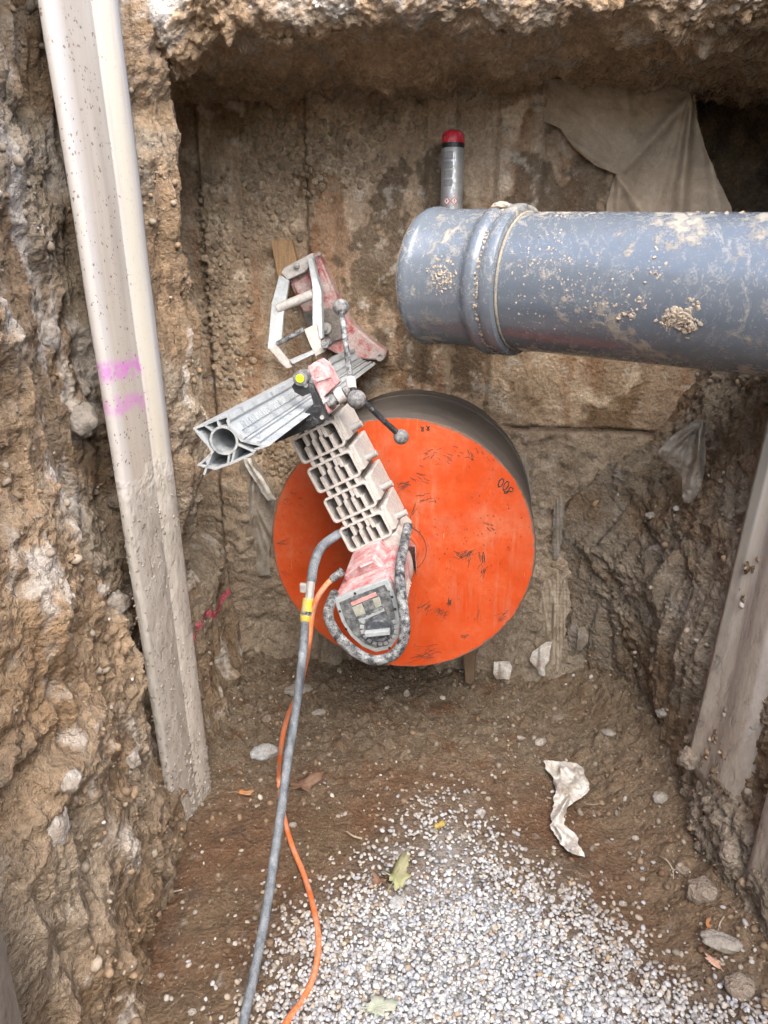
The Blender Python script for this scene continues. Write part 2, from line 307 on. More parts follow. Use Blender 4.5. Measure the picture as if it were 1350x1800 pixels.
class MB:
    def __init__(s): s.v = []; s.f = []
    def add(s, V, F):
        o = len(s.v); s.v += [tuple(float(c) for c in p) for p in V]; s.f += [tuple(i + o for i in q) for q in F]; return s
    def prism(s, poly, ext, y0=0.0):         # polygon of points (3D) swept by the vector ext
        n = len(poly); A = [np.asarray(p, float) for p in poly]; B = [p + np.asarray(ext, float) for p in A]
        return s.add(A + B, [tuple(range(n))[::-1], tuple(range(n, 2 * n))] + [(i, (i + 1) % n, n + (i + 1) % n, n + i) for i in range(n)])
    def box(s, c, ax, ay, az):               # centre and three half-axis vectors
        c, ax, ay, az = (np.asarray(q, float) for q in (c, ax, ay, az))
        V = [c + i * ax + j * ay + k * az for k in (-1, 1) for j in (-1, 1) for i in (-1, 1)]
        return s.add(V, [(0, 2, 3, 1), (4, 5, 7, 6), (0, 1, 5, 4), (2, 6, 7, 3), (0, 4, 6, 2), (1, 3, 7, 5)])
    def tube(s, pts, r, n=12, cap=True):
        P = [np.asarray(p, float) for p in pts]; m = len(P); R = r if hasattr(r, '__len__') else [r] * m
        T = [P[min(i + 1, m - 1)] - P[max(i - 1, 0)] for i in range(m)]; T = [t / (np.linalg.norm(t) + 1e-12) for t in T]
        a = np.array([0, 0, 1.0]) if abs(T[0][2]) < .9 else np.array([1.0, 0, 0]); e = np.cross(T[0], a); e /= np.linalg.norm(e); V = []
        for i in range(m):
            e = e - T[i] * (e @ T[i]); e /= np.linalg.norm(e); g = np.cross(T[i], e)
            V += [P[i] + R[i] * (math.cos(2 * math.pi * k / n) * e + math.sin(2 * math.pi * k / n) * g) for k in range(n)]
        F = [(i * n + k, i * n + (k + 1) % n, (i + 1) * n + (k + 1) % n, (i + 1) * n + k) for i in range(m - 1) for k in range(n)]
        if cap: F += [tuple(range(n))[::-1], tuple(range((m - 1) * n, m * n))]
        return s.add(V, F)
    def lathe(s, prof, c, axis, n=48, closed=False):   # profile of (distance along axis, radius)
        a = np.asarray(axis, float); a /= np.linalg.norm(a); u = np.cross(a, [0, 0, 1.0] if abs(a[2]) < .9 else [1.0, 0, 0]); u /= np.linalg.norm(u); g = np.cross(a, u); c = np.asarray(c, float)
        V = [c + a * h + r * (math.cos(2 * math.pi * k / n) * u + math.sin(2 * math.pi * k / n) * g) for h, r in prof for k in range(n)]; m = len(prof)
        F = [(i * n + k, i * n + (k + 1) % n, ((i + 1) % m) * n + (k + 1) % n, ((i + 1) % m) * n + k) for i in range(m if closed else m - 1) for k in range(n)]
        if not closed: F += [tuple(range(n))[::-1], tuple(range((m - 1) * n, m * n))]
        return s.add(V, F)
    def sphere(s, c, r, n=20, sq=(1, 1, 1)):
        m = n // 2; prof = [(-math.cos(math.pi * i / m), max(1e-4, math.sin(math.pi * i / m))) for i in range(m + 1)]
        o = len(s.v); s.lathe(prof, (0, 0, 0), (0, 0, 1), n)
        for i in range(o, len(s.v)): p = s.v[i]; s.v[i] = (c[0] + p[0] * r * sq[0], c[1] + p[1] * r * sq[1], c[2] + p[2] * r * sq[2])
        return s
    def build(s, name, m, parent=None, bev=0.0, smooth=False, seg=2, angle=35):
        me = bpy.data.meshes.new(name); me.from_pydata(s.v, [], s.f); bm = bmesh.new(); bm.from_mesh(me); bmesh.ops.recalc_face_normals(bm, faces=bm.faces); bm.to_mesh(me); bm.free()
        o = link(name, me, m, parent)
        if smooth or bev:
            me.polygons.foreach_set('use_smooth', np.ones(len(me.polygons), bool))
            try: me.set_sharp_from_angle(angle=math.radians(angle))
            except Exception: pass
        if bev:
            md = o.modifiers.new('bevel', 'BEVEL'); md.width = bev; md.segments = seg; md.limit_method = 'ANGLE'; md.angle_limit = math.radians(30); md.use_clamp_overlap = True
        return o
def crom(pts, n=8):
    P = [np.asarray(p, float) for p in pts]; P = [2 * P[0] - P[1]] + P + [2 * P[-1] - P[-2]]; out = []
    for i in range(1, len(P) - 2):
        a, b, c, d = P[i - 1:i + 3]
        for k in range(n):
            t = k / n; out.append(.5 * (2 * b + (c - a) * t + (2 * a - 5 * b + 4 * c - d) * t * t + (3 * b - a - 3 * c + d) * t ** 3))
    return out + [P[-2]]
def ico(sub):
    bm = bmesh.new(); bmesh.ops.create_icosphere(bm, subdivisions=sub, radius=1.0); V = np.array([v.co[:] for v in bm.verts]); F = np.array([[v.index for v in f.verts] for f in bm.faces]); bm.free(); return V, F
ICO1, ICO2, ICO3, ICO4 = ico(1), ico(2), ico(3), ico(4)
def rot3(rs):
    q = rs.normal(size=4); q /= np.linalg.norm(q); a, b, c, d = q
    return np.array([[1 - 2 * (c * c + d * d), 2 * (b * c - a * d), 2 * (b * d + a * c)], [2 * (b * c + a * d), 1 - 2 * (b * b + d * d), 2 * (c * d - a * b)], [2 * (b * d - a * c), 2 * (c * d + a * b), 1 - 2 * (b * b + c * c)]])
def lumps(name, pts, sizes, m, rs, sq=(1, .85, .6), rough=.25, base=ICO2, cols=None, parent=None, normals=None):   # many small stones or crumbs in one mesh
    V0, F0 = base; shapes = []
    for k in range(10):
        d = 1 + rough * fbm(V0 + k * 7.3, 1.3, 3, k); shapes.append(V0 * d[:, None])
    n = len(V0); VV = np.empty((len(pts) * n, 3)); FF = np.empty((len(pts) * len(F0), 3), np.int64); CC = np.ones((len(pts) * n, 4)) if cols is not None else None
    for i, (p, s_) in enumerate(zip(pts, sizes)):
        sh = shapes[rs.randint(10)]; S = np.array(sq) * (1 + rs.uniform(-.18, .18, 3)); V = sh * S * s_
        if normals is not None:                  # lie flat against that direction
            nn = normals[i] / np.linalg.norm(normals[i]) + rs.normal(size=3) * .25; nn /= np.linalg.norm(nn); t = np.cross(nn, rs.normal(size=3)); t /= np.linalg.norm(t); Rm = np.stack([t, np.cross(nn, t), nn], 1)
        else: Rm = rot3(rs)
        VV[i * n:(i + 1) * n] = V @ Rm.T + p; FF[i * len(F0):(i + 1) * len(F0)] = F0 + i * n
        if cols is not None: CC[i * n:(i + 1) * n, :3] = cols[i]
    me = np_mesh(name, VV, FF, CC); return link(name, me, m, parent, True)
def rock(name, c, r, m, label, cat='stone', sq=(1, .8, .6), seed=0, rough=.45, rotz=0.0, group=None, base=ICO4, facet=True):
    V, F = base; d = 1 + rough * fbm(V + seed * 3.7, .9, 4, seed)
    if facet: f_, v_, s_ = worley(V + seed * 1.3, 1.5, seed); d = d * (1 - .22 * (f_ - .4)) + .05 * fbm(V, 4, 3, seed)
    V = V * d[:, None] * np.array(sq) * r; o = link(name, np_mesh(name, V, F), m, None, True); o.location = tuple(float(x) for x in c); o.rotation_euler = (0, 0, rotz)
    return tag(o, label, cat, group)

# ------------------------------------------------------------------ soil colours
ORANGE = np.array([.36, .242, .142]); BROWN = np.array([.250, .178, .115]); GREY = np.array([.30, .252, .195]); DARK = np.array([.15, .11, .08])
PALE = np.array([.48, .44, .40]); RED = np.array([.160, .094, .056]); LIME = np.array([.62, .58, .55]); PINK = np.array([.62, .10, .17])
def soil_relief(P, s, big=.045, mid=.016, crumb=.010):
    h = big * fbm(P, 4.0, 4, s) + mid * fbm(P, 15, 4, s + 3, .55) + mid * .5 * fbm(P, 30, 3, s + 9, .55, True)
    h = h + .30 * crumb * fbm(P, 62, 3, s + 11, .6, True) + .006 * fbm(P, 130, 2, s + 12)
    patch = ss(-.25, .20, fbm(P, 5, 2, s + 21))
    h = h + patch * (crumb * 1.5 * clods(P, 26, s + 5, .55) + crumb * .8 * clods(P, 55, s + 6, .6)) + crumb * .35 * clods(P, 110, s + 7, .6)
    return h
def rgba(c, wet=None): return np.concatenate([np.clip(c, .01, .9), (np.zeros(len(c)) if wet is None else wet)[:, None]], 1)

# ------------------------------------------------------------------ pit floor (one sheet, fine where the camera looks)
def axis_pts(segs):
    return np.concatenate([np.arange(a, b, d) for a, b, d in segs] + [[segs[-1][1]]])
GRAVEL = [atz(u, v, 0.0)[:2] for u, v in ((425, 2250), (400, 1850), (430, 1700), (455, 1620), (520, 1560), (600, 1500), (655, 1450), (690, 1400), (760, 1372), (850, 1388), (905, 1450), (960, 1500), (1050, 1560), (1120, 1640), (1190, 1710), (1290, 1745), (1390, 1830), (1480, 2250))]
def sdist(poly, X, Y):                       # signed distance, positive inside
    poly = np.array(poly); d = np.full(X.shape, 9.0); ins = np.zeros(X.shape, bool); n = len(poly)
    for i in range(n):
        a, b = poly[i], poly[(i + 1) % n]; e = b - a; t = np.clip(((X - a[0]) * e[0] + (Y - a[1]) * e[1]) / (e @ e), 0, 1)
        d = np.minimum(d, np.hypot(X - a[0] - t * e[0], Y - a[1] - t * e[1]))
        ins ^= ((a[1] > Y) != (b[1] > Y)) & (X < (b[0] - a[0]) * (Y - a[1]) / (b[1] - a[1] + 1e-12) + a[0])
    return np.where(ins, d, -d)
def floor_z(P):
    X, Y = P[:, 0], P[:, 1]; g = sdist(GRAVEL, X, Y); Q = np.stack([X, Y, 0 * X], 1)
    z = .022 * fbm(Q, 3.2, 3, 40) + .010 * fbm(Q, 14, 4, 41)
    rough = ss(1.75, 2.2, Y + .25 * np.abs(X - .15) + .12 * fbm(Q, 5, 2, 43)) + ss(.58, .80, X) * .9
    z = z + rough * (.020 * clods(Q, 20, 44, .5) + .012 * clods(Q, 45, 45, .5) + .012 * fbm(Q, 30, 3, 46)) + (1 - rough) * .003 * clods(Q, 70, 47, .4)
    z = z + .022 * ss(-.04, .12, g) + .05 * ss(2.30, 2.62, Y + .13 * X) + .06 * ss(-.50, -.62, X) * ss(1.9, 2.1, Y) + .12 * ss(.62, .92, X)
    return z, g, rough
xs = axis_pts([(-1.2, -.75, .05), (-.75, 1.15, .0055), (1.15, 1.7, .05)]); ys = axis_pts([(-3.0, .8, .06), (.8, 2.75, .0055), (2.75, 3.1, .05)])
YY, XX = np.meshgrid(ys, xs, indexing='ij'); P = np.stack([XX.ravel(), YY.ravel(), 0 * XX.ravel()], 1)
z, g, rough = floor_z(P); P[:, 2] = z
n1 = fbm(P, 3, 4, 50); n2 = fbm(P, 11, 4, 51); n3 = fbm(P, 34, 3, 52)
c = np.repeat(RED[None], len(P), 0); c = mixc(c, BROWN * .6, ss(-.1, .3, n1)); c = mixc(c, (GREY + BROWN) * .34, rough * ss(-.35, .25, n2 + .2)); c = mixc(c, DARK * .6, .6 * ss(.1, .45, n2) * (1 - rough))
c = mixc(c, PALE * .8, .4 * ss(.25, .5, n3)); c = mixc(c, BROWN * .8, .75 * ss(.50, .80, P[:, 0])); c = mixc(c, np.array([.19, .15, .115]), ss(-.03, .10, g + .05 * n2) * .8); c = mixc(c, np.array([.36, .36, .36]), ss(.12, .30, g + .08 * n2) * .8)
wet = ss(.0, .3, n2 + .2 * n1) * (1 - rough) * .35
FXS, FYS, FZ = xs.copy(), ys.copy(), z.reshape(XX.shape).copy(); FG = g.reshape(XX.shape).copy(); FR = rough.reshape(XX.shape).copy()
def floor_at(X, Y, A=None):                   # height of the built floor (bilinear)
    A = FZ if A is None else A; X, Y = np.atleast_1d(np.asarray(X, float)), np.atleast_1d(np.asarray(Y, float)); i = np.clip(np.searchsorted(FXS, X) - 1, 0, len(FXS) - 2); j = np.clip(np.searchsorted(FYS, Y) - 1, 0, len(FYS) - 2)
    a = np.clip((X - FXS[i]) / (FXS[i + 1] - FXS[i]), 0, 1); b = np.clip((Y - FYS[j]) / (FYS[j + 1] - FYS[j]), 0, 1)
    return A[j, i] * (1 - a) * (1 - b) + A[j, i + 1] * a * (1 - b) + A[j + 1, i] * (1 - a) * b + A[j + 1, i + 1] * a * b
link_floor = tag(link('ground', np_mesh('ground', P, grid_faces(*XX.shape), rgba(c, wet)), 'soil', None, True), 'red brown trodden soil floor of the pit', 'ground', None, 'structure')

# ------------------------------------------------------------------ left earth bank
def left_edge(Z): return np.interp(Z, [0, .5, .75, .95, 1.2, 1.5, 1.9, 2.3], [1.52, 1.50, 1.46, 1.40, 1.29, 1.20, 1.12, 1.08]) + .02 * np.sin(Z * 11)
def left_x(Y, Z):
    x = -.585 - .05 * Z / 2.2 + .03 * ss(.35, 0, Z) * ss(1.78, 1.95, Y)
    ye = left_edge(Z)
    x = x + (.045 + .02 * np.sin(Z * 4.2 + .5)) * ss(ye + .03, ye - .06, Y) - .03 * ss(1.0, .8, Y)
    x = x - (.085 + .05 * ss(.5, 1.2, Z)) * ss(ye - .03, ye + .06, Y) * ss(2.02, 1.84, Y) * ss(.10, .35, Z)
    x = x + (.035 + .065 * ss(.6, 1.0, Z)) * ss(1.88, 2.06, Y) * ss(2.32, 2.18, Y) - (.02 + .035 * ss(1.2, .6, Z)) * ss(1.88, 2.02, Y)
    x = x - .26 * ss(2.17, 2.30, Y) * ss(.45, .80, Z)
    x = x + .05 * ss(2.05, 2.4, Y) * ss(.75, .3, Z)
    return x
ys = axis_pts([(-3.0, .9, .05), (.9, 2.2, .0048), (2.2, 2.95, .006)]); zs = axis_pts([(-.1, 2.32, .0052)])
ZZ, YY = np.meshgrid(zs, ys, indexing='ij'); Y, Z = YY.ravel(), ZZ.ravel(); X = left_x(Y, Z); P = np.stack([X, Y, Z], 1)
Pw = P + .05 * np.stack([fbm(P, 4, 2, 60), fbm(P, 4, 2, 61), fbm(P, 4, 2, 62)], 1)
h = soil_relief(Pw, 70, .095, .018, .009)
gouge = ss(-.12, .12, fbm(P, 3.4, 2, 77) + .25 * ss(1.9, 2.05, Y) - .05); Ps = np.stack([P[:, 0], P[:, 1] * 15, P[:, 2] * 1.6], 1)
streak = fbm(Ps, 1.5, 3, 78, .5)
h = h * (1 - .62 * gouge) + gouge * .06 * streak
near = ss(left_edge(Z) + .05, left_edge(Z) - .1, Y); h = h + near * .022 * fbm(Pw, 9, 3, 79, .5, True) - .01
P2 = P.copy(); P2[:, 0] += h; P2[:, 1] -= .35 * h; P2[:, 1] += .006 * fbm(P, 40, 2, 80); P2[:, 2] += .25 * h
top = ss(2.18, 2.32, Z); P2[:, 0] -= top * .10
n1 = fbm(P, 3.2, 4, 81); n2 = fbm(P, 10, 4, 82); n3 = fbm(P, 30, 3, 83)
c = np.repeat(BROWN[None] * .95, len(P), 0); c = mixc(c, GREY, ss(-.30, .15, n1 + .3 * n2))
lay = ss(.05, -.05, Y - left_edge(Z) + .1 * n2) * ss(.50, .80, Z + .3 * n1) * ss(1.75, 1.5, Z + .2 * n1); c = mixc(c, ORANGE, .62 * lay * ss(-.35, .15, n2 + .2)); c = mixc(c, BROWN, .6 * ss(.6, .3, Z + .15 * n1))
c = mixc(c, PALE * 1.05, .85 * ss(.08, .26, fbm(np.stack([P[:, 0], P[:, 1] * 1.6, P[:, 2] * .7], 1), 6, 5, 84, .6) - .06 * gouge)); c = mixc(c, DARK, .4 * ss(.15, .4, fbm(P, 7, 3, 85)))
upr = ss(1.85, 2.0, Y) * ss(1.25, 1.6, Z); c = mixc(c, ORANGE * .95, .6 * upr * ss(-.2, .2, n2)); c = mixc(c, PALE, .6 * ss(1.9, 2.2, Z + .2 * n2) * ss(0, .3, n3 + .2))
c = c * 1.03
a_, b_ = atx(362, 1115, -.57), atx(432, 1030, -.56)
# spray paint line on the soil behind the sheet
UV = np.stack([675 + FPX * P2[:, 0] / (P2[:, 1] * _c - (P2[:, 2] - CAMH) * _s), P2[:, 1]], 1)
t_ = np.clip((Y - a_[1]) / (b_[1] - a_[1]), 0, 1); zl = a_[2] + (b_[2] - a_[2]) * t_ + .03 * np.sin(t_ * 9)
c = mixc(c, PINK, ss(.018, .008, np.abs(Z - zl) + .010 * n3) * ((Y > a_[1] - .06) & (Y < b_[1] + .02)) * ss(-.25, .05, n3 + .1) * .9)
tag(link('earth_bank_left', np_mesh('earth_bank_left', P2, grid_faces(*ZZ.shape), rgba(c, .25 * gouge * ss(0, .3, n2))), 'soil', None, True), 'crumbling brown and grey earth bank left of the pit', 'earth bank', None, 'structure')
LEFT = (Y, Z, P2)

# ------------------------------------------------------------------ right earth bank
def right_x(Y, Z):
    zc = np.array([-.2, 0, .15, .30, .60, .85, 1.05, 1.25, 1.5, 1.8, 2.4])
    far = np.interp(Z, zc, [.97, .95, .90, .86, .82, .88, .99, 1.06, 1.24, 1.34, 1.30]); nearx = np.interp(Z, zc, [.84, .84, .845, .87, .90, .92, .94, .97, 1.05, 1.12, 1.12])
    m = ss(1.6, 2.35, Y); return nearx * (1 - m) + far * m + .08 * ss(1.3, .8, Y) - .26 * ss(2.15, 2.62, Y) ** 1.5 * ss(1.05, .7, Z)
ys = axis_pts([(-3.0, .9, .05), (.9, 2.95, .0055)]); zs = axis_pts([(-.1, 2.32, .0056)])
ZZ, YY = np.meshgrid(zs, ys, indexing='ij'); Y, Z = YY.ravel(), ZZ.ravel(); X = right_x(Y, Z); P = np.stack([X, Y, Z], 1)
Pw = P + .05 * np.stack([fbm(P, 4, 2, 160), fbm(P, 4, 2, 161), fbm(P, 4, 2, 162)], 1)
h = soil_relief(Pw, 170, .055, .022, .013)
gouge = ss(-.05, .2, fbm(P, 3, 2, 177) + .1) * ss(.95, .75, Z) * ss(1.55, 1.75, Y); Ps = np.stack([P[:, 0], P[:, 1] * 13 + Z * 3, P[:, 2] * 1.6], 1)
h = h * (1 - .5 * gouge) + gouge * .055 * fbm(Ps, 1.5, 3, 178, .5)
P2 = P.copy(); P2[:, 0] -= h; P2[:, 1] -= .4 * h; P2[:, 2] += .25 * h
n1 = fbm(P, 3.2, 4, 181); n2 = fbm(P, 10, 4, 182); n3 = fbm(P, 30, 3, 183)
c = np.repeat(BROWN[None] * .95, len(P), 0); c = mixc(c, GREY * .95, ss(-.25, .2, n1 + .4 * n2)); c = mixc(c, DARK, .35 * ss(.1, .4, fbm(P, 7, 3, 185))); c = mixc(c, PALE * .85, .5 * ss(.28, .42, fbm(P, 8, 4, 184)))
tag(link('earth_bank_right', np_mesh('earth_bank_right', P2, grid_faces(*ZZ.shape), rgba(c, .2 * gouge)), 'soil', None, True), 'dark brown earth bank right of the pit with gouged clay', 'earth bank', None, 'structure')
RIGHT = (Y, Z, P2)
# soil behind the end of the concrete wall
xs = axis_pts([(-1.1, .7, .05), (.7, 1.7, .012)]); zs = axis_pts([(0, 1.2, .05), (1.2, 2.3, .012)]); ZZ, XX = np.meshgrid(zs, xs, indexing='ij')
P = np.stack([XX.ravel(), 2.92 - .12 * XX.ravel(), ZZ.ravel()], 1); h = soil_relief(P, 270, .06, .02, .012); P2 = P.copy(); P2[:, 1] -= h
c = np.repeat(BROWN[None] * 1.1, len(P), 0); c = mixc(c, DARK, ss(-.1, .3, fbm(P, 6, 3, 272)))
tag(link('earth_bank_back', np_mesh('earth_bank_back', P2, grid_faces(*ZZ.shape), rgba(c)), 'soil', None, True), 'dark soil in the hollow behind the concrete wall', 'earth bank', None, 'structure')

# ------------------------------------------------------------------ undercut roof of soil and broken road base above the wall
xs = axis_pts([(-3.0, -.75, .08), (-.75, 1.45, .0055), (1.45, 3.5, .08)])
prof = []                                    # (y, z) along the roof's underside, lip and top
for t in np.arange(0, 1.0001, .0095): prof.append((2.85 - .77 * t, 2.075 - .03 * math.sin(t * 3.0)))
for t in np.arange(.02, 1.0001, .022): a = t * math.pi / 2; prof.append((2.08 - .07 * math.sin(a), 2.075 + .07 * (1 - math.cos(a))))
for t in np.arange(.02, 1.0001, .025): prof.append((2.01 + .05 * t, 2.145 + .23 * t))
for t in (.1, .3, .6, 1.0): prof.append((2.06 + 3.0 * t, 2.375))
prof = np.array(prof); n_under = 106
YY = np.repeat(prof[:, 0][:, None], len(xs), 1); ZZ = np.repeat(prof[:, 1][:, None], len(xs), 1); XX = np.repeat(xs[None], len(prof), 0)
P = np.stack([XX.ravel(), YY.ravel() - .14 * XX.ravel() * .5, ZZ.ravel()], 1)
nx = np.gradient(prof[:, 0]), np.gradient(prof[:, 1]); nrm = np.stack([0 * nx[0], nx[1], -nx[0]], 1); nrm /= np.linalg.norm(nrm, axis=1)[:, None]; nrm[:, 1:] *= -1
N = np.repeat(nrm[:, None], len(xs), 1).reshape(-1, 3); under = np.repeat((np.arange(len(prof)) < n_under)[:, None], len(xs), 1).ravel()
Xf, Yf, Zf = P[:, 0], P[:, 1], P[:, 2]
h = soil_relief(P, 370, .075, .026, .014) + .026 * fbm(P, 7, 3, 371, .5, True) - .015
h = h + .016 * ss(2.2, 2.0, Yf) * clods(P, 17, 372, .6)
P2 = P + N * np.where(np.isfinite(h), h, 0)[:, None]
P2[:, 2] += .07 * ss(-.40, -.56, Xf) * ss(2.3, 2.0, Yf) * -1 + .05 * ss(.75, 1.25, Xf) * ss(2.0, 2.4, Yf) * -.4
n1 = fbm(P, 3.2, 4, 381); n2 = fbm(P, 10, 4, 382); n3 = fbm(P, 28, 4, 383)
c = np.repeat(BROWN[None] * 1.65, len(P), 0); c = mixc(c, ORANGE * 1.3, .7 * ss(-.1, .3, n1)); c = mixc(c, GREY * 1.3, .7 * ss(0, .3, n2)); c = mixc(c, DARK * 1.5, .4 * ss(.15, .4, fbm(P, 7, 3, 385)))  # soil tones raised to stand in for light bounced under the roof
lip = ss(2.09, 2.16, Zf + .06 * n2 + .04 * n3); c = mixc(c, LIME, lip * (.35 + .65 * ss(-.25, .15, n3 + .6 * n2)))
tag(link('earth_overhang', np_mesh('earth_overhang', P2, grid_faces(len(prof), len(xs)), rgba(c)), 'soil', None, True), 'undercut roof of brown soil with a broken pale lip', 'earth overhang', None, 'structure')
# ground level beyond the pit edges
for nm, x0, x1 in (('ground_level_left', -9.0, -.66), ('ground_level_right', 1.12, 9.0)):
    me = np_mesh(nm, [(x0, -3, 2.31), (x1, -3, 2.31), (x1, 9, 2.31), (x0, 9, 2.31)], [(0, 1, 2, 3)], rgba(np.repeat(GREY[None], 4, 0)))
    tag(link(nm, me, 'soil'), 'bare ground at street level beyond the pit edge', 'ground', None, 'structure')

# ------------------------------------------------------------------ concrete wall with mud film, exposed aggregate and board joints
RIG_ROT = -YAW
wall = thing('concrete_wall', 'mud smeared concrete wall at the back of the pit behind the drill', 'wall', DISC, RIG_ROT)
W0 = -WALL_T
def wl(u, v): p = loc(u, v, WALL_T); return p[0], p[2]
XE = wl(1268, 300)[0]; xs = axis_pts([(-1.0, -.78, .02), (-.78, XE, .0056)]); zs = axis_pts([(-.85, 1.42, .0056)]); ZZ, XX = np.meshgrid(zs, xs, indexing='ij'); X, Z = XX.ravel(), ZZ.ravel()
X = X + ss(XE - .16, XE, X) * (.030 * fbm(np.stack([0 * Z, 0 * Z, Z], 1), 7, 4, 430) - .10 * ss(.75, 1.25, Z)); P = np.stack([X, 0 * X, Z], 1)
n1 = fbm(P, 3, 4, 401); n2 = fbm(P, 10, 4, 402); n3 = fbm(P, 36, 4, 403)
h = .006 * n1 + .005 * n2 + .004 * n3 + .004 * fbm(P, 70, 3, 414, .6)
for u, dep, wd in ((356, .006, .010), (420, .013, .012), (540, .008, .010), (592, .012, .012), (745, .006, .010), (868, .008, .012), (953, .012, .006)):
    x0 = wl(u, 350)[0]; h = h - dep * np.exp(-((X - x0 - .004 * n1) / wd) ** 2)
for u0, u1, d in ((356, 421, .030), (541, 592, .028), (745, 800, .018), (868, 954, .022)):
    h = h + d * ss(wl(u0, 350)[0] - .012, wl(u0, 350)[0] + .016, X + .003 * n2) * ss(wl(u1, 350)[0] + .008, wl(u1, 350)[0] - .002, X + .003 * n2)
film = ss(-.02, .10, fbm(P, 5, 5, 404, .6) + .15 * (Z > 0)); h = h + .004 * film
xc, zc = wl(890, 752); led = ss(zc + .012, zc - .004, Z + .012 * n2 + .02 * (X - xc)) * ss(xc - .05, xc + .06, X)
h = h + led * (.035 + .03 * n2 + .010 * clods(P, 30, 405, .6)); crack = np.exp(-((Z + .012 * n2 + .02 * (X - xc) - zc - .006) / .006) ** 2) * ss(xc - .03, xc + .03, X); h = h - .02 * crack
rxs = ss(.20, .45, X) * ss(.15, -.05, Z); h = h + rxs * (.015 * fbm(P, 14, 4, 406) + .008 * clods(P, 40, 407, .5))
bl = ss(-.25, -.55, Z); h = h + bl * (.05 + .03 * n2 + .014 * clods(P, 24, 408, .6)) * ss(-.5, -.75, Z + .06 * n1)
lo = ss(-.42, -.62, X) * ss(.2, -.1, Z); h = h + lo * (.03 * n2 + .016 * clods(P, 26, 409, .6) + .02)
xb, zb = wl(800, 400)[0], .895; h = h + .20 * np.exp(-((X - xb - .02) / .09) ** 4) * ss(zb - .35, zb - .12, Z) * ss(zb + .03, zb - .03, Z)
c = np.repeat(np.array([[.29, .23, .175]]), len(P), 0); c = mixc(c, np.array([.38, .315, .25]), ss(-.1, .25, n1 + .4 * n2)); c = mixc(c, np.array([.15, .105, .065]), .85 * (1 - film) * ss(.05, .35, fbm(P, 4, 3, 410) + .15))
rust = ss(.05, .3, fbm(np.stack([X * 5, 0 * X, Z * .7], 1), 2.2, 3, 411)); c = mixc(c, np.array([.24, .13, .07]), .5 * rust)
pale = ss(.18, .36, fbm(P, 9, 4, 412)); c = mixc(c, np.array([.52, .46, .385]), .75 * pale)
c = c * np.array([1.31, 1.23, 1.12]); dk = np.zeros(len(P))
for u, v, r in ((720, 500, .15), (660, 470, .10), (780, 330, .09), (690, 340, .07), (930, 330, .10), (1010, 340, .08), (740, 620, .06), (830, 650, .07)):
    x0, z0 = wl(u, v); dk = np.maximum(dk, ss(r, r * .82, np.hypot(X - x0, (Z - z0) * .8) + .16 * n2 + .10 * n1 + .05 * n3))
c = mixc(c, np.array([.105, .078, .050]), dk * .7); c = mixc(c, np.array([.56, .51, .44]), .7 * ss(.12, .30, fbm(P, 13, 5, 415, .65)) * ss(-.15, .2, fbm(P, 2.5, 2, 416) + .1)); c = mixc(c, GREY, led * .6); c = mixc(c, GREY * .85, np.maximum(lo, bl) * .8); c = mixc(c, PALE, .5 * led * ss(.2, .4, n3)); c = mixc(c, DARK * .7, crack)
tag(link('wall_face', np_mesh('wall_face', np.stack([X, W0 - h, Z], 1), grid_faces(*ZZ.shape), rgba(c, dk * .5)), 'wall_mud', wall, True), None, None)
MB().box(((XE - 1.175) / 2, W0 + .14, .285), ((XE + .815) / 2, 0, 0), (0, .10, 0), (0, 0, 1.12)).build('wall_core', 'clay_clod', wall)
HG = h.reshape(ZZ.shape)
# pebbly aggregate standing out of the wall
rs = np.random.RandomState(3); pts = []; sz = []; nr = []
areas = [([(345, 330), (420, 290), (436, 420), (440, 560), (445, 650), (420, 690), (385, 600), (350, 470)], 1100), ([(425, 240), (500, 205), (560, 230), (585, 300), (560, 350), (500, 395), (440, 420)], 620),
         ([(560, 215), (640, 205), (680, 215), (660, 300), (620, 330), (585, 330), (560, 280)], 420), ([(440, 790), (500, 740), (560, 760), (560, 850), (500, 880), (455, 850)], 520), ([(640, 190), (740, 205), (740, 228), (650, 226)], 90)]
for poly, n in areas:
    Q = [wl(*p) for p in poly]; qa = np.array(Q); x = rs.uniform(qa[:, 0].min(), qa[:, 0].max(), n * 2); zz = rs.uniform(qa[:, 1].min(), qa[:, 1].max(), n * 2); d = sdist(Q, x, zz)
    k = np.where(d + rs.normal(size=len(x)) * .035 > 0)[0][:n]
    keep = []
    for i in k:                              # keep stones from piling up
        r = rs.uniform(.006, .015)
        if all((x[i] - a) ** 2 + (zz[i] - b) ** 2 > (.78 * (r + q)) ** 2 for a, b, q in keep): keep.append((x[i], zz[i], r))
    for a, b_, r in keep: pts.append((a, W0 - HG[min(int(np.searchsorted(zs, b_)), len(zs) - 1), min(int(np.searchsorted(xs, a)), len(xs) - 1)] + .001, b_)); sz.append(r); nr.append(np.array([0, -1, 0]))
ccol = [np.array([.37, .29, .205]) * rs.uniform(.75, 1.3) for _ in pts]
o = lumps('aggregate', pts, sz, 'wall_mud', rs, (1.1, .9, .75), .2, ICO2, ccol, wall, nr); o['kind'] = 'stuff'; o['label'] = 'mud coated pebbles standing out of the concrete'
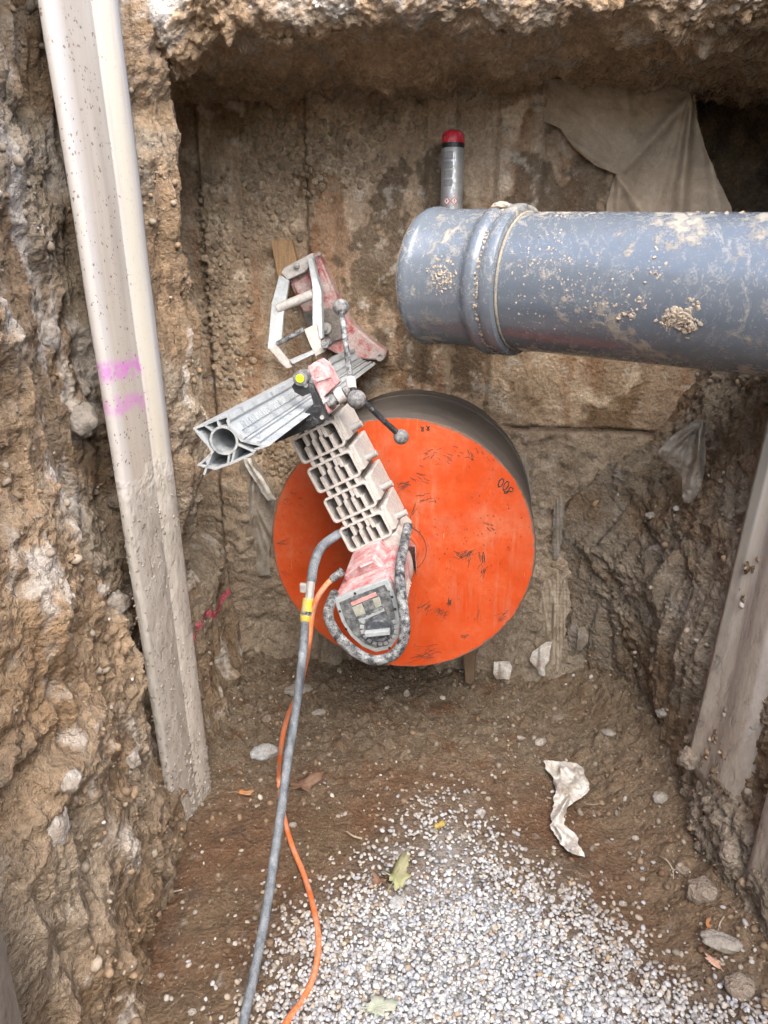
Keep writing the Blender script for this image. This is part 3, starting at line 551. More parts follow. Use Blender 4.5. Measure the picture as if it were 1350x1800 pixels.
# ------------------------------------------------------------------ steel trench sheets
def sheet_pile(name, label, base, sec, z0, z1, lean0, lean1, m, group=None, crust=None, seed=0):
    t = thing(name, label, 'steel sheet', base, 0, group); S = np.array(sec, float); L = np.r_[0, np.cumsum(np.hypot(*np.diff(S, axis=0).T))]; L /= L[-1]
    zz = np.linspace(z0, z1, 60); V = []
    for z in zz:
        k = (z - z0) / 2.2
        for (x, y), l in zip(S, L): V.append((x + (lean0 * (1 - l) + lean1 * l) * k, y, z))
    V = np.array(V); V[:, 0] += .003 * fbm(V, 3, 2, 500 + seed)
    o = link('sheet', np_mesh('sheet', V, grid_faces(60, len(S))), m, t); md = o.modifiers.new('thick', 'SOLIDIFY'); md.thickness = .008; md.offset = -1
    if crust:
        rs = np.random.RandomState(seed); pts, sz, nr = [], [], []; i0, zt, n = crust
        for _ in range(n):
            z = z0 + (zt - z0) * rs.rand() ** 1.5; l = rs.rand(); k = (z - z0) / 2.2
            x, y = np.interp(l, L, S[:, 0]), np.interp(l, L, S[:, 1]); x += (lean0 * (1 - l) + lean1 * l) * k
            pts.append((x - i0 * .0005, y - .0010, z)); sz.append(rs.uniform(.0015, .005) * (1.7 if z < z0 + .25 else 1)); nr.append(np.array([i0, -.25, 0]))
        q = lumps('mortar_crust', pts, sz, 'dry_mud' if i0 < 0 else 'stone_pale', rs, (1.3, 1, .45), .4, ICO1, None, t, nr); q['kind'] = 'stuff'
    return t
sheet_pile('steel_sheet', 'tall pale steel trench sheet with pink spray marks against the left bank', (-.575, 1.70, 0),
           [(-.022, .004), (-.018, -.005), (-.001, -.006), (.003, .004), (.0262, .110), (.0250, .1145), (.0264, .1180), (.0302, .1215), (.0475, .188), (.0450, .199), (.028, .203)], -.03, 2.45, -.095, -.055, 'beam_left', 'trench sheets', (1, .95, 900), 1)
sheet_pile('steel_sheet', 'muddy steel trench sheet in the right bank, the farther of two', (.838, 1.50, 0),
           [(.06, -.012), (.013, .000), (.008, .10), (.004, .196), (-.007, .200), (-.005, .212), (.022, .214)], .22, 2.35, .12, .17, 'beam_right', 'trench sheets', None, 2)
sheet_pile('steel_sheet', 'steel trench sheet half buried in the right bank, the nearer of two', (.845, 1.235, 0),
           [(.055, -.03), (.014, .000), (.008, .06), (.002, .125), (-.004, .132), (.030, .145)], .16, 2.35, .13, .15, 'beam_right', 'trench sheets', None, 3)
sheet_pile('steel_sheet', 'edge of a steel trench sheet in the bottom left corner', (-.508, .55, 0),
           [(-.03, -.02), (0, 0), (.006, .10), (.008, .215), (.002, .222), (-.02, .225)], -.03, 2.35, -.03, -.03, 'beam_right', 'trench sheets', None, 4)

# ------------------------------------------------------------------ core bit
bit = thing('core_bit', 'large orange steel core bit of the drill, marked 800', 'core bit', DISC, RIG_ROT)
R = .4
MB().lathe([(.0, .0005), (.0, .3985), (.0022, .4)], (0, 0, 0), (0, 1, 0), 128).build('face_plate', 'orange_paint', bit, 0, True)
o = MB().lathe([(.0024, .3995), (.006, .4012), (.50, .4012), (.50, .392), (.02, .392)], (0, 0, 0), (0, 1, 0), 128).build('barrel', 'barrel_steel', bit, 0, True)
MB().lathe([(.40, .401), (.402, .4045), (.535, .4045), (.535, .395)], (0, 0, 0), (0, 1, 0), 96).build('diamond_segment_ring', 'barrel_steel', bit, 0, True)
o = MB().lathe([(-.010, .0005), (-.010, .052), (-.007, .056), (-.0005, .057)], (0, 0, 0), (0, 1, 0), 48).build('hub_flange', 'orange_paint', bit, 0, True)
for k in range(6):
    a = k * math.pi / 3 + .25; MB().lathe([(-.016, .0005), (-.016, .0075), (-.010, .0075)], (.042 * math.cos(a), 0, .042 * math.sin(a)), (0, 1, 0), 6).build('bolt', 'steel_dusty', bit, .0008)
m = MB(); m.lathe([(-.0012, .0765), (-.0012, .0785), (-.0002, .0785), (-.0002, .0765)], (0, 0, 0), (0, 1, 0), 96, True); m.build('scored_ring', 'scratch_dark', bit)
def stroke(mb, pts, w, y=-.0010):            # a flat painted or scratched line on the face
    P = [np.array([p[0], p[2]]) for p in pts]
    for a, b in zip(P[:-1], P[1:]):
        d = b - a; L = np.linalg.norm(d)
        if L < 1e-6: continue
        d /= L; n = np.array([-d[1], d[0]]) * w / 2; a2, b2 = a - d * w * .3, b + d * w * .3
        q = [a2 + n, a2 - n, b2 - n, b2 + n]; mb.add([(p[0], y, p[1]) for p in q] + [(p[0], y + .0006, p[1]) for p in q], [(0, 1, 2, 3), (0, 4, 5, 1), (1, 5, 6, 2), (2, 6, 7, 3), (3, 7, 4, 0)]); y -= .00001
def ell(cx, cy, rx, ry, ang, n=18): return [loc(cx + rx * math.cos(t) * math.cos(ang) - ry * math.sin(t) * math.sin(ang), cy + rx * math.cos(t) * math.sin(ang) + ry * math.sin(t) * math.cos(ang), 0) for t in np.linspace(0, 2 * math.pi, n + 1)]
def zp(l, z=(440, 660), k=2.411, t=0): return [loc(z[0] + x / k, z[1] + y / k, t) for x, y in l]
m = MB()
for q in ([(1052, 472), (1050, 462), (1056, 446), (1066, 437), (1074, 441), (1072, 456), (1062, 470), (1052, 472)], [(1072, 486), (1071, 474), (1078, 458), (1088, 448), (1096, 453), (1093, 468), (1083, 482), (1072, 486)],
          [(1113, 478), (1104, 474), (1097, 478), (1096, 486), (1084, 494), (1076, 490), (1078, 499), (1088, 497), (1097, 489), (1105, 492), (1114, 488), (1113, 478)]): stroke(m, zp(q), .0032)
m.build('handwritten_number', 'marker_black', bit)['label'] = 'number 800 in black marker'; m = MB()
for dx in (0, 24): stroke(m, zp([(722 + dx, 216 + dx * -.12), (728 + dx, 222 - dx * .12), (735 + dx, 219 - dx * .12), (731 + dx, 227 - dx * .12), (727 + dx, 226 - dx * .12), (735 + dx, 232 - dx * .12), (731 + dx, 236 - dx * .12), (724 + dx, 232 - dx * .12)]), .0026)
m.build('handwritten_number', 'marker_black', bit)['label'] = 'number 33 in black marker'
rs = np.random.RandomState(12); m = MB()
def cl(x, y, n, ang, ln, sp, w=.0013):
    for _ in range(n):
        a = ang + rs.normal() * .25; L = ln * rs.uniform(.3, 1.0); px, py = x + rs.normal() * sp, y + rs.normal() * sp * .8
        q = [(px + L * s * math.cos(a) + rs.normal() * 1.2, py + L * s * math.sin(a) + rs.normal() * 1.2) for s in (-.5, -.15, .2, .5)]
        if all(np.hypot(*loc(440 + i / 2.411, 660 + j / 2.411, 0)[[0, 2]]) < .39 for i, j in q): stroke(m, zp(q), w * rs.uniform(.35, 1.2))
cl(920, 765, 16, 2.5, 70, 14); cl(885, 760, 7, .6, 40, 10); cl(980, 770, 8, 1.5, 50, 7, .002); cl(845, 960, 8, 1.6, 40, 4, .0022); cl(740, 985, 12, 2.3, 40, 14); cl(810, 1005, 18, 2.4, 30, 16); cl(985, 820, 8, 2.1, 40, 12)
cl(735, 1190, 26, 2.9, 60, 26); cl(910, 1105, 6, -.3, 40, 6); cl(965, 1010, 4, 1.75, 90, 6); cl(1070, 1015, 12, 2.5, 40, 18); cl(650, 470, 10, -.3, 60, 12, .0018); cl(740, 520, 8, -.2, 60, 14); cl(720, 430, 10, .7, 50, 20); cl(690, 570, 4, 1.9, 90, 8)
cl(860, 345, 14, .3, 24, 26); cl(950, 330, 10, .9, 26, 14, .002); cl(1035, 350, 8, 1.2, 30, 12, .002); cl(140, 705, 5, -.5, 60, 7); cl(130, 850, 8, .7, 40, 14); cl(190, 520, 10, .2, 30, 22); cl(1010, 640, 8, .6, 30, 12); cl(770, 340, 14, 2.6, 30, 24); cl(1050, 560, 60, 1.2, 10, 160, .0014); cl(800, 800, 60, 2, 10, 170, .0014); cl(600, 560, 30, 1, 12, 100); cl(250, 800, 26, 1, 10, 70)
o = m.build('scratches', 'scratch_dark', bit); o['kind'] = 'stuff'

# ------------------------------------------------------------------ drill stand (base, column, carriage, brace, crank, spacers)
stand = thing('drill_stand', 'aluminium core drill stand with column, red carriage and crank, bolted to the wall', 'drill stand', DISC, RIG_ROT)
def zb(l, t, z=(300, 380), k=3.2143): return [loc(z[0] + x / k, z[1] + y / k, t) for x, y in l]
# column: hollow extruded profile along the drilling axis
TC = .82; out = zb([(135, 1200), (255, 1152), (318, 1130), (330, 1152), (326, 1172), (378, 1240), (400, 1268), (530, 1300), (478, 1318), (462, 1342), (345, 1394), (250, 1428), (160, 1405), (222, 1352), (236, 1330), (210, 1292), (172, 1250), (150, 1222)], TC)
m = MB(); n = len(out); V = [p + np.array([0, dy, 0]) for dy in (0, 1.28) for p in out]; m.add(V, [(i, (i + 1) % n, n + (i + 1) % n, n + i) for i in range(n)])
col = m.build('column', 'alu', stand); md = col.modifiers.new('thick', 'SOLIDIFY'); md.thickness = .0042; md.offset = 0; md.use_even_offset = True
cc = zb([(300, 1268)], TC)[0]; ro = np.linalg.norm(zb([(383, 1268)], TC)[0] - cc) * .97
m = MB(); m.lathe([(.0005, ro), (1.27, ro), (1.27, ro * .84), (.0005, ro * .84)], cc, (0, 1, 0), 40, True); m.build('bore_tube', 'alu', col, 0, True)
m = MB()
for q in ([(190, 1180), (238, 1215)], [(262, 1150), (275, 1192)], [(318, 1150), (335, 1205)], [(378, 1290), (468, 1330)], [(360, 1325), (345, 1390)], [(330, 1345), (322, 1398)], [(240, 1325), (200, 1395)], [(215, 1290), (160, 1218)]):
    a, b_ = zb(q, TC); d = b_ - a; L = np.linalg.norm(d); d /= L; nn = np.array([-d[2], 0, d[0]]); m.box((a + b_) / 2 + np.array([0, .6405, 0]), d * L / 2, np.array([0, .64, 0]), nn * .0019)
m.build('inner_web', 'alu', col)
a, b_ = zb([(228, 1345), (188, 1462)], TC); d = b_ - a; m = MB(); m.box((a + b_) / 2 + np.array([0, .05, 0]), d / 2, np.array([0, .05, 0]), np.array([-d[2], 0, d[0]]) / np.linalg.norm(d) * .002); m.build('cable_fin', 'alu', col)
a, b_ = zb([(340, 1190), (372, 1232)], TC); d = (b_ - a); nn = np.array([d[2], 0, -d[0]]) / np.linalg.norm(d); nn = nn if nn[0] > 0 else -nn; m = MB()
for i in range(78):
    y = .03 + i * .0155; m.box((a + b_) / 2 + nn * .004 + np.array([0, y, 0]), d * .42, np.array([0, .0042, 0]), nn * .0035)
m.build('gear_rack', 'alu', col)
m = MB()
for fr, wd in ((.25, .0025), (.72, .003)):
    for q0, q1 in (((378, 1240), (400, 1268)), ((400, 1268), (530, 1300))):
        a, b_ = zb([q0, q1], TC); d = b_ - a; nn = np.array([d[2], 0, -d[0]]) / np.linalg.norm(d); nn = nn if nn[2] > 0 else -nn; p = a + d * fr
        m.box(p + nn * .004 + np.array([0, .64, 0]), d / np.linalg.norm(d) * wd, np.array([0, .64, 0]), nn * .003)
m.build('guide_ridge', 'alu', col)
# base on the wall
TB = -.44
m = MB(); m.prism(zb([(640, 290), (800, 205), (842, 222), (945, 470), (1015, 600), (1130, 700), (1222, 765), (1205, 818), (1060, 805), (960, 790), (860, 740), (790, 640), (755, 560), (680, 400)], TB), (0, .066, 0))
base = m.build('base_plate', 'red_base', stand, .006)
m = MB(); m.prism(zb([(622, 318), (640, 292), (800, 207), (812, 250), (760, 315), (660, 362)], TB + .03), (0, .029, 0)); m.build('hinge_lug', 'alu_muddy', base, .003)
m = MB(); m.prism(zb([(690, 385), (775, 335), (815, 420), (745, 490)], TB + .012), (0, .0125, 0)); m.build('slotted_plate', 'red_base', base, .002)
m = MB(); m.prism(zb([(835, 300), (850, 300), (945, 500), (905, 525), (855, 535)], TB + .014), (0, .0135, 0)); m.build('side_rib', 'red_base', base, .003)
m = MB(); m.prism(zb([(745, 540), (900, 515), (965, 545), (975, 690), (895, 715), (840, 700), (765, 610)], TB + .016), (0, .015, 0)); m.build('anchor_plate', 'slate', base, .002)
for x, y, r, h in ((708, 278, 10, .05), (835, 215, 6, .035), (700, 548, 6, .03), (1143, 838, 6, .02)):
    c = zb([(x, y)], TB + h)[0]; rr = r / 3.2143 * 1.9 / 1300 * 3.2143 / 1.6; MB().lathe([(0, .0004), (0, rr * .5), (.004, rr * .5), (.004, rr), (.028, rr)], c, (0, 1, 0), 12).build('bolt', 'steel_dusty', base, .0007)
c = zb([(875, 635)], TB + .03)[0]; m = MB(); m.lathe([(.012, .019), (.0, .019), (-.0005, .009)], c, (0, 1, 0), 28); m.build('washer', 'steel_dusty', base, .0006); MB().lathe([(-.016, .0004), (-.016, .0065), (-.011, .0065), (-.011, .0105), (0, .0105)], c, (0, 1, 0), 6).build('nut', 'steel_dusty', base, .0007)
c = zb([(1181, 795)], TB + .006)[0]; m = MB(); m.lathe([(0, .0075), (0, .014), (.01, .014), (.01, .0075)], c, (0, 1, 0), 20, True); m.build('screw_eye', 'steel_dusty', base, 0, True)
# brace between base and column
brace_bits = MB()
def plate3(l, th, dy=0.0, k=3.2143): return [loc(300 + x / k, 380 + y / k, t) for x, y, t in l]
m = MB(); m.prism(plate3([(613, 332, -.385), (668, 365, -.385), (652, 470, -.34), (636, 560, -.31), (625, 712, -.25), (600, 735, -.25), (545, 758, -.25), (556, 640, -.28), (570, 490, -.33)], 0), (0, .016, 0)); brace = m.build('brace_leg', 'alu', stand, .002)
m = MB(); m.prism(plate3([(772, 240, -.385), (798, 232, -.385), (830, 345, -.35), (852, 420, -.34), (858, 690, -.25), (832, 700, -.25), (800, 628, -.27), (800, 400, -.33)], 0), (0, .03, 0)); m.build('brace_leg', 'alu', stand, .002)
q = plate3([(605, 522, -.325), (805, 440, -.335)], 0); MB().tube(q, .0155, 20).build('cross_tube', 'alu_muddy', stand, 0, True)
q = plate3([(600, 722, -.25), (752, 642, -.26)], 0); MB().tube(q, .008, 14).build('cross_rod', 'black_rubber', stand, 0, True)
m = MB(); m.prism(plate3([(547, 745, -.235), (592, 732, -.235), (640, 790, -.22), (690, 852, -.20), (655, 862, -.20), (620, 830, -.21), (575, 768, -.235)], 0), (0, .02, 0)); m.build('clamp_arm', 'alu_muddy', stand, .002)
m = MB(); m.prism(plate3([(752, 640, -.24), (822, 608, -.24), (836, 690, -.22), (872, 762, -.19), (818, 795, -.19), (785, 720, -.22)], 0), (0, .02, 0)); m.build('clamp_arm', 'alu_muddy', stand, .002)
m = MB(); m.prism(plate3([(668, 812, -.20), (812, 752, -.20), (818, 775, -.19), (690, 838, -.19)], 0), (0, .015, 0)); m.build('clamp_bar', 'alu', stand, .002)
q = plate3([(870, 722, -.16), (890, 715, -.21)], 0); MB().tube(q, .014, 8).build('clamp_nut', 'black_rubber', stand, .002)
# carriage on the column
TK = .50
m = MB(); m.prism(zb([(771, 852), (820, 820), (858, 845), (926, 964), (862, 1022), (900, 1115), (884, 1118), (803, 932)], TK - .17), (0, .085, 0)); car = m.build('carriage', 'red_dusty', stand, .004)
m = MB(); m.prism(zb([(815, 922), (895, 900), (902, 914), (822, 938)], TK - .164), (0, .02, 0)); m.build('cover_lip', 'red_dusty', car, .001)
m = MB(); m.prism(zb([(682, 962), (700, 940), (745, 930), (800, 955), (892, 1140), (855, 1172), (590, 1282), (585, 1268), (806, 1062), (790, 1000), (745, 1020), (700, 995)], TK), (0, .016, 0)); plate = m.build('front_plate', 'black_plate', car, .0015)
for x, y in ((856, 1136), (764, 955)):
    c = zb([(x, y)], TK)[0]; MB().lathe([(-.002, .0004), (-.002, .0030), (-.0025, .0048), (0, .0048)], c, (0, 1, 0), 14).build('screw', 'steel_dusty', plate, 0, True)
c = zb([(740, 912)], TK)[0]
lv = MB().lathe([(-.012, .0004), (-.012, .010), (-.010, .0165), (.02, .0165)], c + np.array([0, -.003, 0]), (0, 1, 0), 32).build('level_housing', 'ball_knob', car, 0, True)
MB().lathe([(-.018, .0004), (-.018, .0075), (-.0165, .0092), (-.012, .0092)], c, (0, 1, 0), 28).build('spirit_level', 'level_yellow', lv, 0, True)
m = MB(); m.lathe([(-.0186, .0038), (-.0186, .0046), (-.0180, .0046), (-.0180, .0038)], c, (0, 1, 0), 24, True); m.build('level_ring', 'black_plate', lv)
q = zb([(870, 800), (905, 870), (935, 950)], .06); m = MB(); m.tube(crom(q, 4), .007, 8); m.build('cable_clip', 'black_plate', car, 0, True)
# crank with three ball arms
h0, h1, h2 = loc(574, 708, .31), loc(604, 691, .30), loc(622, 683, .29)
crank = MB().tube([h0, h0 + (h1 - h0) * .55], .0165, 24).build('pinion_shaft', 'black_rubber', stand, .002)
MB().tube([h0 + (h1 - h0) * .55, h1], .0195, 24).build('pinion_collar', 'alu_muddy', crank, .002)
MB().tube([h1, h2], [.013, .016], 20).build('crank_hub', 'ball_knob', crank, .003)
for i, (u, v, t, r, c0) in enumerate(((599, 540, .16, .0212, (617, 672, .29)), (627, 702, .38, .0225, (620, 684, .30)), (705, 768, .24, .0198, (622, 690, .29)))):
    e = loc(u, v, t); arm = MB().tube([loc(*c0), e], .0075, 12).build('crank_arm', 'black_plate' if i else 'black_rubber', stand, 0, True); MB().sphere(e, r, 24).build('ball_knob', 'ball_knob', arm, 0, True)
q = loc(617, 672, .29); MB().lathe([(-.02, .0004), (-.02, .012), (.012, .0125), (.012, .0004)], q, (loc(599, 540, .16) - q), 16).build('arm_collar', 'alu_muddy', crank, .002)
# four spacers between carriage and motor
TS = .27; ctr = [loc(u, v, TS) for u, v in ((559, 778), (586.5, 830.5), (615, 884), (642, 936))]; e1 = ctr[0] - ctr[3]; PIT = np.linalg.norm(e1) / 3; e1 /= np.linalg.norm(e1); e2 = np.array([e1[2], 0, -e1[0]]); e2 = e2 if e2[0] > 0 else -e2
HW = np.linalg.norm(loc(643, 846, TS) - loc(565, 878, TS)) / 2; HH = PIT * .415; DY = np.array([0, 1.0, 0])
def rrect(hw, hh, r, n=4):
    P = []
    for sx, sy, a0 in ((1, 1, 0), (-1, 1, 90), (-1, -1, 180), (1, -1, 270)):
        for k in range(n + 1): a = math.radians(a0 + 90 * k / n); P.append((sx * (hw - r) + r * math.cos(a), sy * (hh - r) + r * math.sin(a)))
    return P
def make_spacer():
    m = MB(); O = rrect(HW, HH, .012); I = rrect(HW - .0065, HH - .0065, .008); n = len(O); L = .20
    V = [e2 * a + e1 * b + DY * y for y, pl in ((0, O), (0, I), (L, O), (L, I)) for a, b in pl]; F = []
    for i in range(n):
        j = (i + 1) % n; F += [(i, j, n + j, n + i), (2 * n + i, 3 * n + i, 3 * n + j, 2 * n + j), (i, 2 * n + i, 2 * n + j, j), (n + i, n + j, 3 * n + j, 3 * n + i)]
    m.add(V, F); f = m.build('spacer_frame', 'alu_muddy', None, .0015)
    parts = []
    m = MB()
    for a0, kk in ((-.56, 1), (-.16, 1), (.18, 1), (.55, -1)):        # stepped ribs
        t = .0048; prof = [(a0 * HW, -HH + .004), (a0 * HW, .06 * HH), (a0 * HW + kk * .0085, .10 * HH), (a0 * HW + kk * .0085, HH - .004)] if abs(a0) > .3 else [(a0 * HW, -HH + .004), (a0 * HW, .30 * HH), (a0 * HW + .005, .34 * HH), (a0 * HW + .005, HH - .004)]
        pl = [(x - t, y) for x, y in prof] + [(x + t, y) for x, y in prof[::-1]]
        m.prism([e2 * x + e1 * y + DY * .001 for x, y in pl], DY * .198)
    parts.append(m.build('rib', 'alu_muddy', f, .001))
    m = MB(); m.box(DY * .13, e2 * (HW - .007), DY * .004, e1 * (HH - .007)); parts.append(m.build('inner_web', 'alu_painted_shade', f))
    g = PIT - 2 * HH; m = MB()
    for a in (-.62, -.22, .28, .66): m.box(e2 * a * HW + e1 * (HH + g * .5) + DY * .1, e2 * .0045, DY * .098, e1 * (g * .5 + .001))
    parts.append(m.build('locking_tab', 'alu_muddy', f, .0008))
    m = MB(); m.box(e1 * (HH + g * .52) + DY * .12, e2 * .84 * HW, DY * .08, e1 * g * .25); parts.append(m.build('locking_wedge', 'alu_painted_shade', f))
    m = MB(); m.box(e2 * (HW + .004) + e1 * HH * .20 + DY * .105, e2 * .008, DY * .092, e1 * HH * .98); parts.append(m.build('side_flange', 'alu_muddy', f, .004))
    m = MB(); m.tube([e2 * (HW + .006) + DY * .070 - e1 * HH * .30, e2 * (HW + .044) + DY * .070 - e1 * HH * .30], .0088, 14); parts.append(m.build('clamp_bolt', 'steel_dusty', f, .001))
    return f, parts
sp0, pp = make_spacer()
for i, c in enumerate(ctr):
    f = sp0 if i == 0 else sp0.copy()
    if i: COL.objects.link(f)
    f.parent = stand; f.location = tuple(c); f.name = 'spacer'
    if i:
        for q in pp: k = q.copy(); COL.objects.link(k); k.parent = f

# ------------------------------------------------------------------ drill motor
motor = thing('drill_motor', 'dust covered red drill motor with grey control panel in front of the orange bit', 'drill motor', DISC, RIG_ROT)
def zm(l, t, z=(440, 880), k=3.75): return [loc(z[0] + x / k, z[1] + y / k, t) for x, y in l]
TM = .50
pan = [(550, 655), (640, 612), (800, 553), (900, 515), (945, 600), (970, 690), (985, 790), (975, 900), (920, 982), (830, 1002), (740, 965), (660, 895), (600, 800)]
P0 = zm(pan, TM - .014); ctrp = np.mean(P0, 0)
m = MB(); n = len(P0); rings = []
for dy, s_ in ((0, .985), (.012, 1.02), (.12, 1.03), (.20, 1.03), (.285, .93), (.30, .88)): rings.append([ctrp + (p - ctrp) * s_ + np.array([0, dy, 0]) for p in P0])
V = [p for r_ in rings for p in r_]; F = [(i * n + k, i * n + (k + 1) % n, (i + 1) * n + (k + 1) % n, (i + 1) * n + k) for i in range(len(rings) - 1) for k in range(n)] + [tuple(range(n))[::-1], tuple(range((len(rings) - 1) * n, len(rings) * n))]
m.add(V, F); body = m.build('housing', 'red_dusty', motor, .006)
# raised hood on the housing's upper side, and the white side plate towards the handle
u_ = (P0[3] - P0[0]) / np.linalg.norm(P0[3] - P0[0]); up_ = np.array([-u_[2], 0, u_[0]]); W_ = np.linalg.norm(P0[3] - P0[0]); mid = (P0[0] + P0[3]) / 2
m = MB(); hd = [(-.42, .10, -.010), (-.36, .075, .022), (-.05, .082, .030), (.03, .060, .030), (.26, .085, .030), (.33, .10, -.008)]; A = [mid + u_ * (a * W_) + np.array([0, y, 0]) + up_ * z_ for a, y, z_ in hd]; B = [p + np.array([0, .17, 0]) + up_ * .010 for p in A]; k = len(A)
m.add(A + B, [tuple(range(k))[::-1], tuple(range(k, 2 * k))] + [(i, (i + 1) % k, k + (i + 1) % k, k + i) for i in range(k)]); m.build('hood', 'red_dusty', body, .005)
m = MB(); A = [P0[3] + np.array([0, .03, 0]) + up_ * .006 - u_ * .015, P0[3] + np.array([0, .03, 0]) + u_ * .012 - up_ * .01, P0[4] + u_ * .010 + np.array([0, .03, 0]), P0[5] + u_ * .008 + np.array([0, .03, 0]), P0[5] - u_ * .01 + np.array([0, .03, 0])]
m.prism(A, (0, .20, 0)); m.build('side_cover', 'red_dusty', body, .003)
m = MB()
for i in range(7): p = P0[5] + (P0[6] - P0[5]) * .2 + u_ * .0125 + np.array([0, .07 + i * .020, 0]); m.box(p - u_ * .0115, u_ * .003, np.array([0, .003, 0]), up_ * .020)
m.build('cooling_vent', 'alu_muddy', body)
m = MB(); m.lathe([(.0, .052), (.05, .056), (.10, .050), (.17, .036), (.205, .036), (.205, .0004)], (0, -.22, 0), (0, 1, 0), 36); m.build('gearbox', 'alu_muddy', motor, .002, True)
m = MB(); a = ctr[3] - e1 * HH; m.prism([a - e2 * HW * .9 + DY * .01, a + e2 * HW * 1.1 + DY * .01, a + e2 * HW * 1.25 - e1 * .035 + DY * .01, a - e1 * .055 + e2 * .02 + DY * .01, a - e2 * HW * .9 - e1 * .035 + DY * .01], (0, .18, 0)); m.build('mounting_flange', 'alu_muddy', motor, .003)
m = MB(); a2 = a - e1 * .03; m.add([a2 - e2 * .03 + DY * .02, a2 + e2 * .05 + DY * .02, (.05, -.06, .03), (-.05, -.06, .03), a2 - e2 * .03 + DY * .16, a2 + e2 * .05 + DY * .16, (.05, -.04, -.05), (-.05, -.04, -.05)], [(0, 1, 2, 3), (4, 7, 6, 5), (0, 4, 5, 1), (1, 5, 6, 2), (2, 6, 7, 3), (3, 7, 4, 0)]); m.build('gear_housing', 'red_dusty', motor, .004)
# control panel
c0 = np.mean(zm(pan, TM), 0); fr = [c0 + (p - c0) * 1.0 for p in zm(pan, TM)]; inn = [c0 + (p - c0) * .86 for p in fr]
m = MB(); m.prism(fr, (0, .0135, 0)); panel = m.build('control_panel', 'panel_frame', motor, .002)
m = MB(); m.prism([p + np.array([0, -.0025, 0]) for p in inn], (0, .0022, 0)); m.build('panel_inlay', 'panel_grey', panel, .001)
def pbox(l, m_, name, th, y0, bev=.0008):
    m = MB(); m.prism([p + np.array([0, -y0 - th, 0]) for p in zm(l, TM)], (0, th, 0)); return m.build(name, m_, panel, bev)
pbox([(662, 668), (828, 598), (838, 622), (672, 692)], 'panel_label', 'red_label', .0015, .0028)
pbox([(672, 700), (735, 672), (762, 740), (700, 762)], 'screen_glass', 'display', .001, .0028); pbox([(745, 668), (795, 648), (818, 705), (768, 728)], 'panel_grey', 'display', .001, .0028); pbox([(805, 645), (850, 628), (868, 688), (828, 704)], 'screen_glass', 'display', .001, .0028)
pbox([(712, 778), (880, 705), (888, 722), (722, 796)], 'panel_frame', 'button_strip', .0018, .0028)
for i in range(4): x = 752 + i * 36; y = 752 - i * 15.5; pbox([(x - 15, y + 2), (x + 11, y - 9), (x + 16, y + 4), (x - 10, y + 15)], 'panel_grey', 'button', .0016, .0048)
kc = zm([(850, 836)], TM)[0]; kr = np.linalg.norm(zm([(937, 836)], TM)[0] - kc)
kn = MB().lathe([(-.020, .0004), (-.020, kr * .86), (-.017, kr * .93), (-.003, kr)], kc, (0, 1, 0), 36).build('rotary_knob', 'knob_dark', panel, .001, True)
g_ = zm([(765, 850)], TM)[0] - zm([(935, 832)], TM)[0]; g_ /= np.linalg.norm(g_); m = MB(); m.box(kc + np.array([0, -.027, 0]), g_ * kr * .95, np.array([0, .008, 0]), np.array([-g_[2], 0, g_[0]]) * .0062); m.build('grip', 'panel_frame', kn, .002)
m = MB()
for i in range(13):
    a = math.radians(-200 + i * 19); d = np.array([math.cos(a), 0, math.sin(a)]); q = np.array([-d[2], 0, d[0]]); m.box(kc + d * kr * 1.30 + np.array([0, -.0036, 0]), d * kr * .15, np.array([0, .0008, 0]), q * kr * .155)
m.build('dial_scale', 'panel_frame', panel, .0005)
for x, y in ((590, 730), (632, 848), (935, 635), (955, 715), (912, 600), (918, 972), (690, 612)):
    c = zm([(x, y)], TM)[0]; MB().lathe([(-.0012, .0004), (-.0012, .003), (0, .0034)], c, (0, 1, 0), 10).build('screw', 'black_plate', panel)
# carrying handle looping round the panel
hp = [loc(717, 924, .27), loc(711, 955, .34), loc(703, 1000, .46), loc(706, 1050, .545), loc(712, 1095, .575), loc(708, 1128, .585), loc(691, 1152, .59), loc(661, 1161, .59), loc(640, 1155, .59), loc(618, 1141, .585), loc(596, 1120, .575), loc(580, 1094, .56), loc(577, 1075, .545), loc(582, 1058, .50), loc(588, 1044, .46)]
MB().tube(crom(hp, 6), .0122, 16).build('handle', 'black_rubber', motor, 0, True)
q = [loc(601, 1004, .42), loc(583, 1019, .42)]; MB().tube(q, [.011, .0095], 14).build('cable_gland', 'black_rubber', motor, .001)

# ------------------------------------------------------------------ hose and cable
def fz(p): return floor_at(p[0], p[1])[0]
def onfloor(u, v, lift):
    p = atz(u, v, 0.0)
    for _ in range(4): p = atz(u, v, fz(p) + lift)
    return p
hose = thing('water_hose', 'grey water hose with yellow coupling running down from the drill', 'hose', onfloor(452, 1690, 0))
def rel(o, p): return np.asarray(p) - np.array(o.location)
h1p = [l2w(loc(606, 935, .24)), l2w(loc(590, 942, .27)), l2w(loc(565, 962, .32)), l2w(loc(552, 992, .37)), l2w(loc(547, 1024, .40))]
MB().tube([rel(hose, p) for p in crom(h1p, 8)], .0125, 16).build('hose_end', 'hose_grey', hose, 0, True)
vt = [l2w(loc(547, 1022, .40)), l2w(loc(543, 1054, .42))]; val = MB().tube([rel(hose, p) for p in vt], .0115, 8).build('shut_off_valve', 'steel_dusty', hose, .001)
c = rel(hose, l2w(loc(533, 1033, .425))); MB().box(c, RX * .008, AX * .006, np.array([0, 0, .012])).build('valve_lever', 'steel_dusty', val, .002)
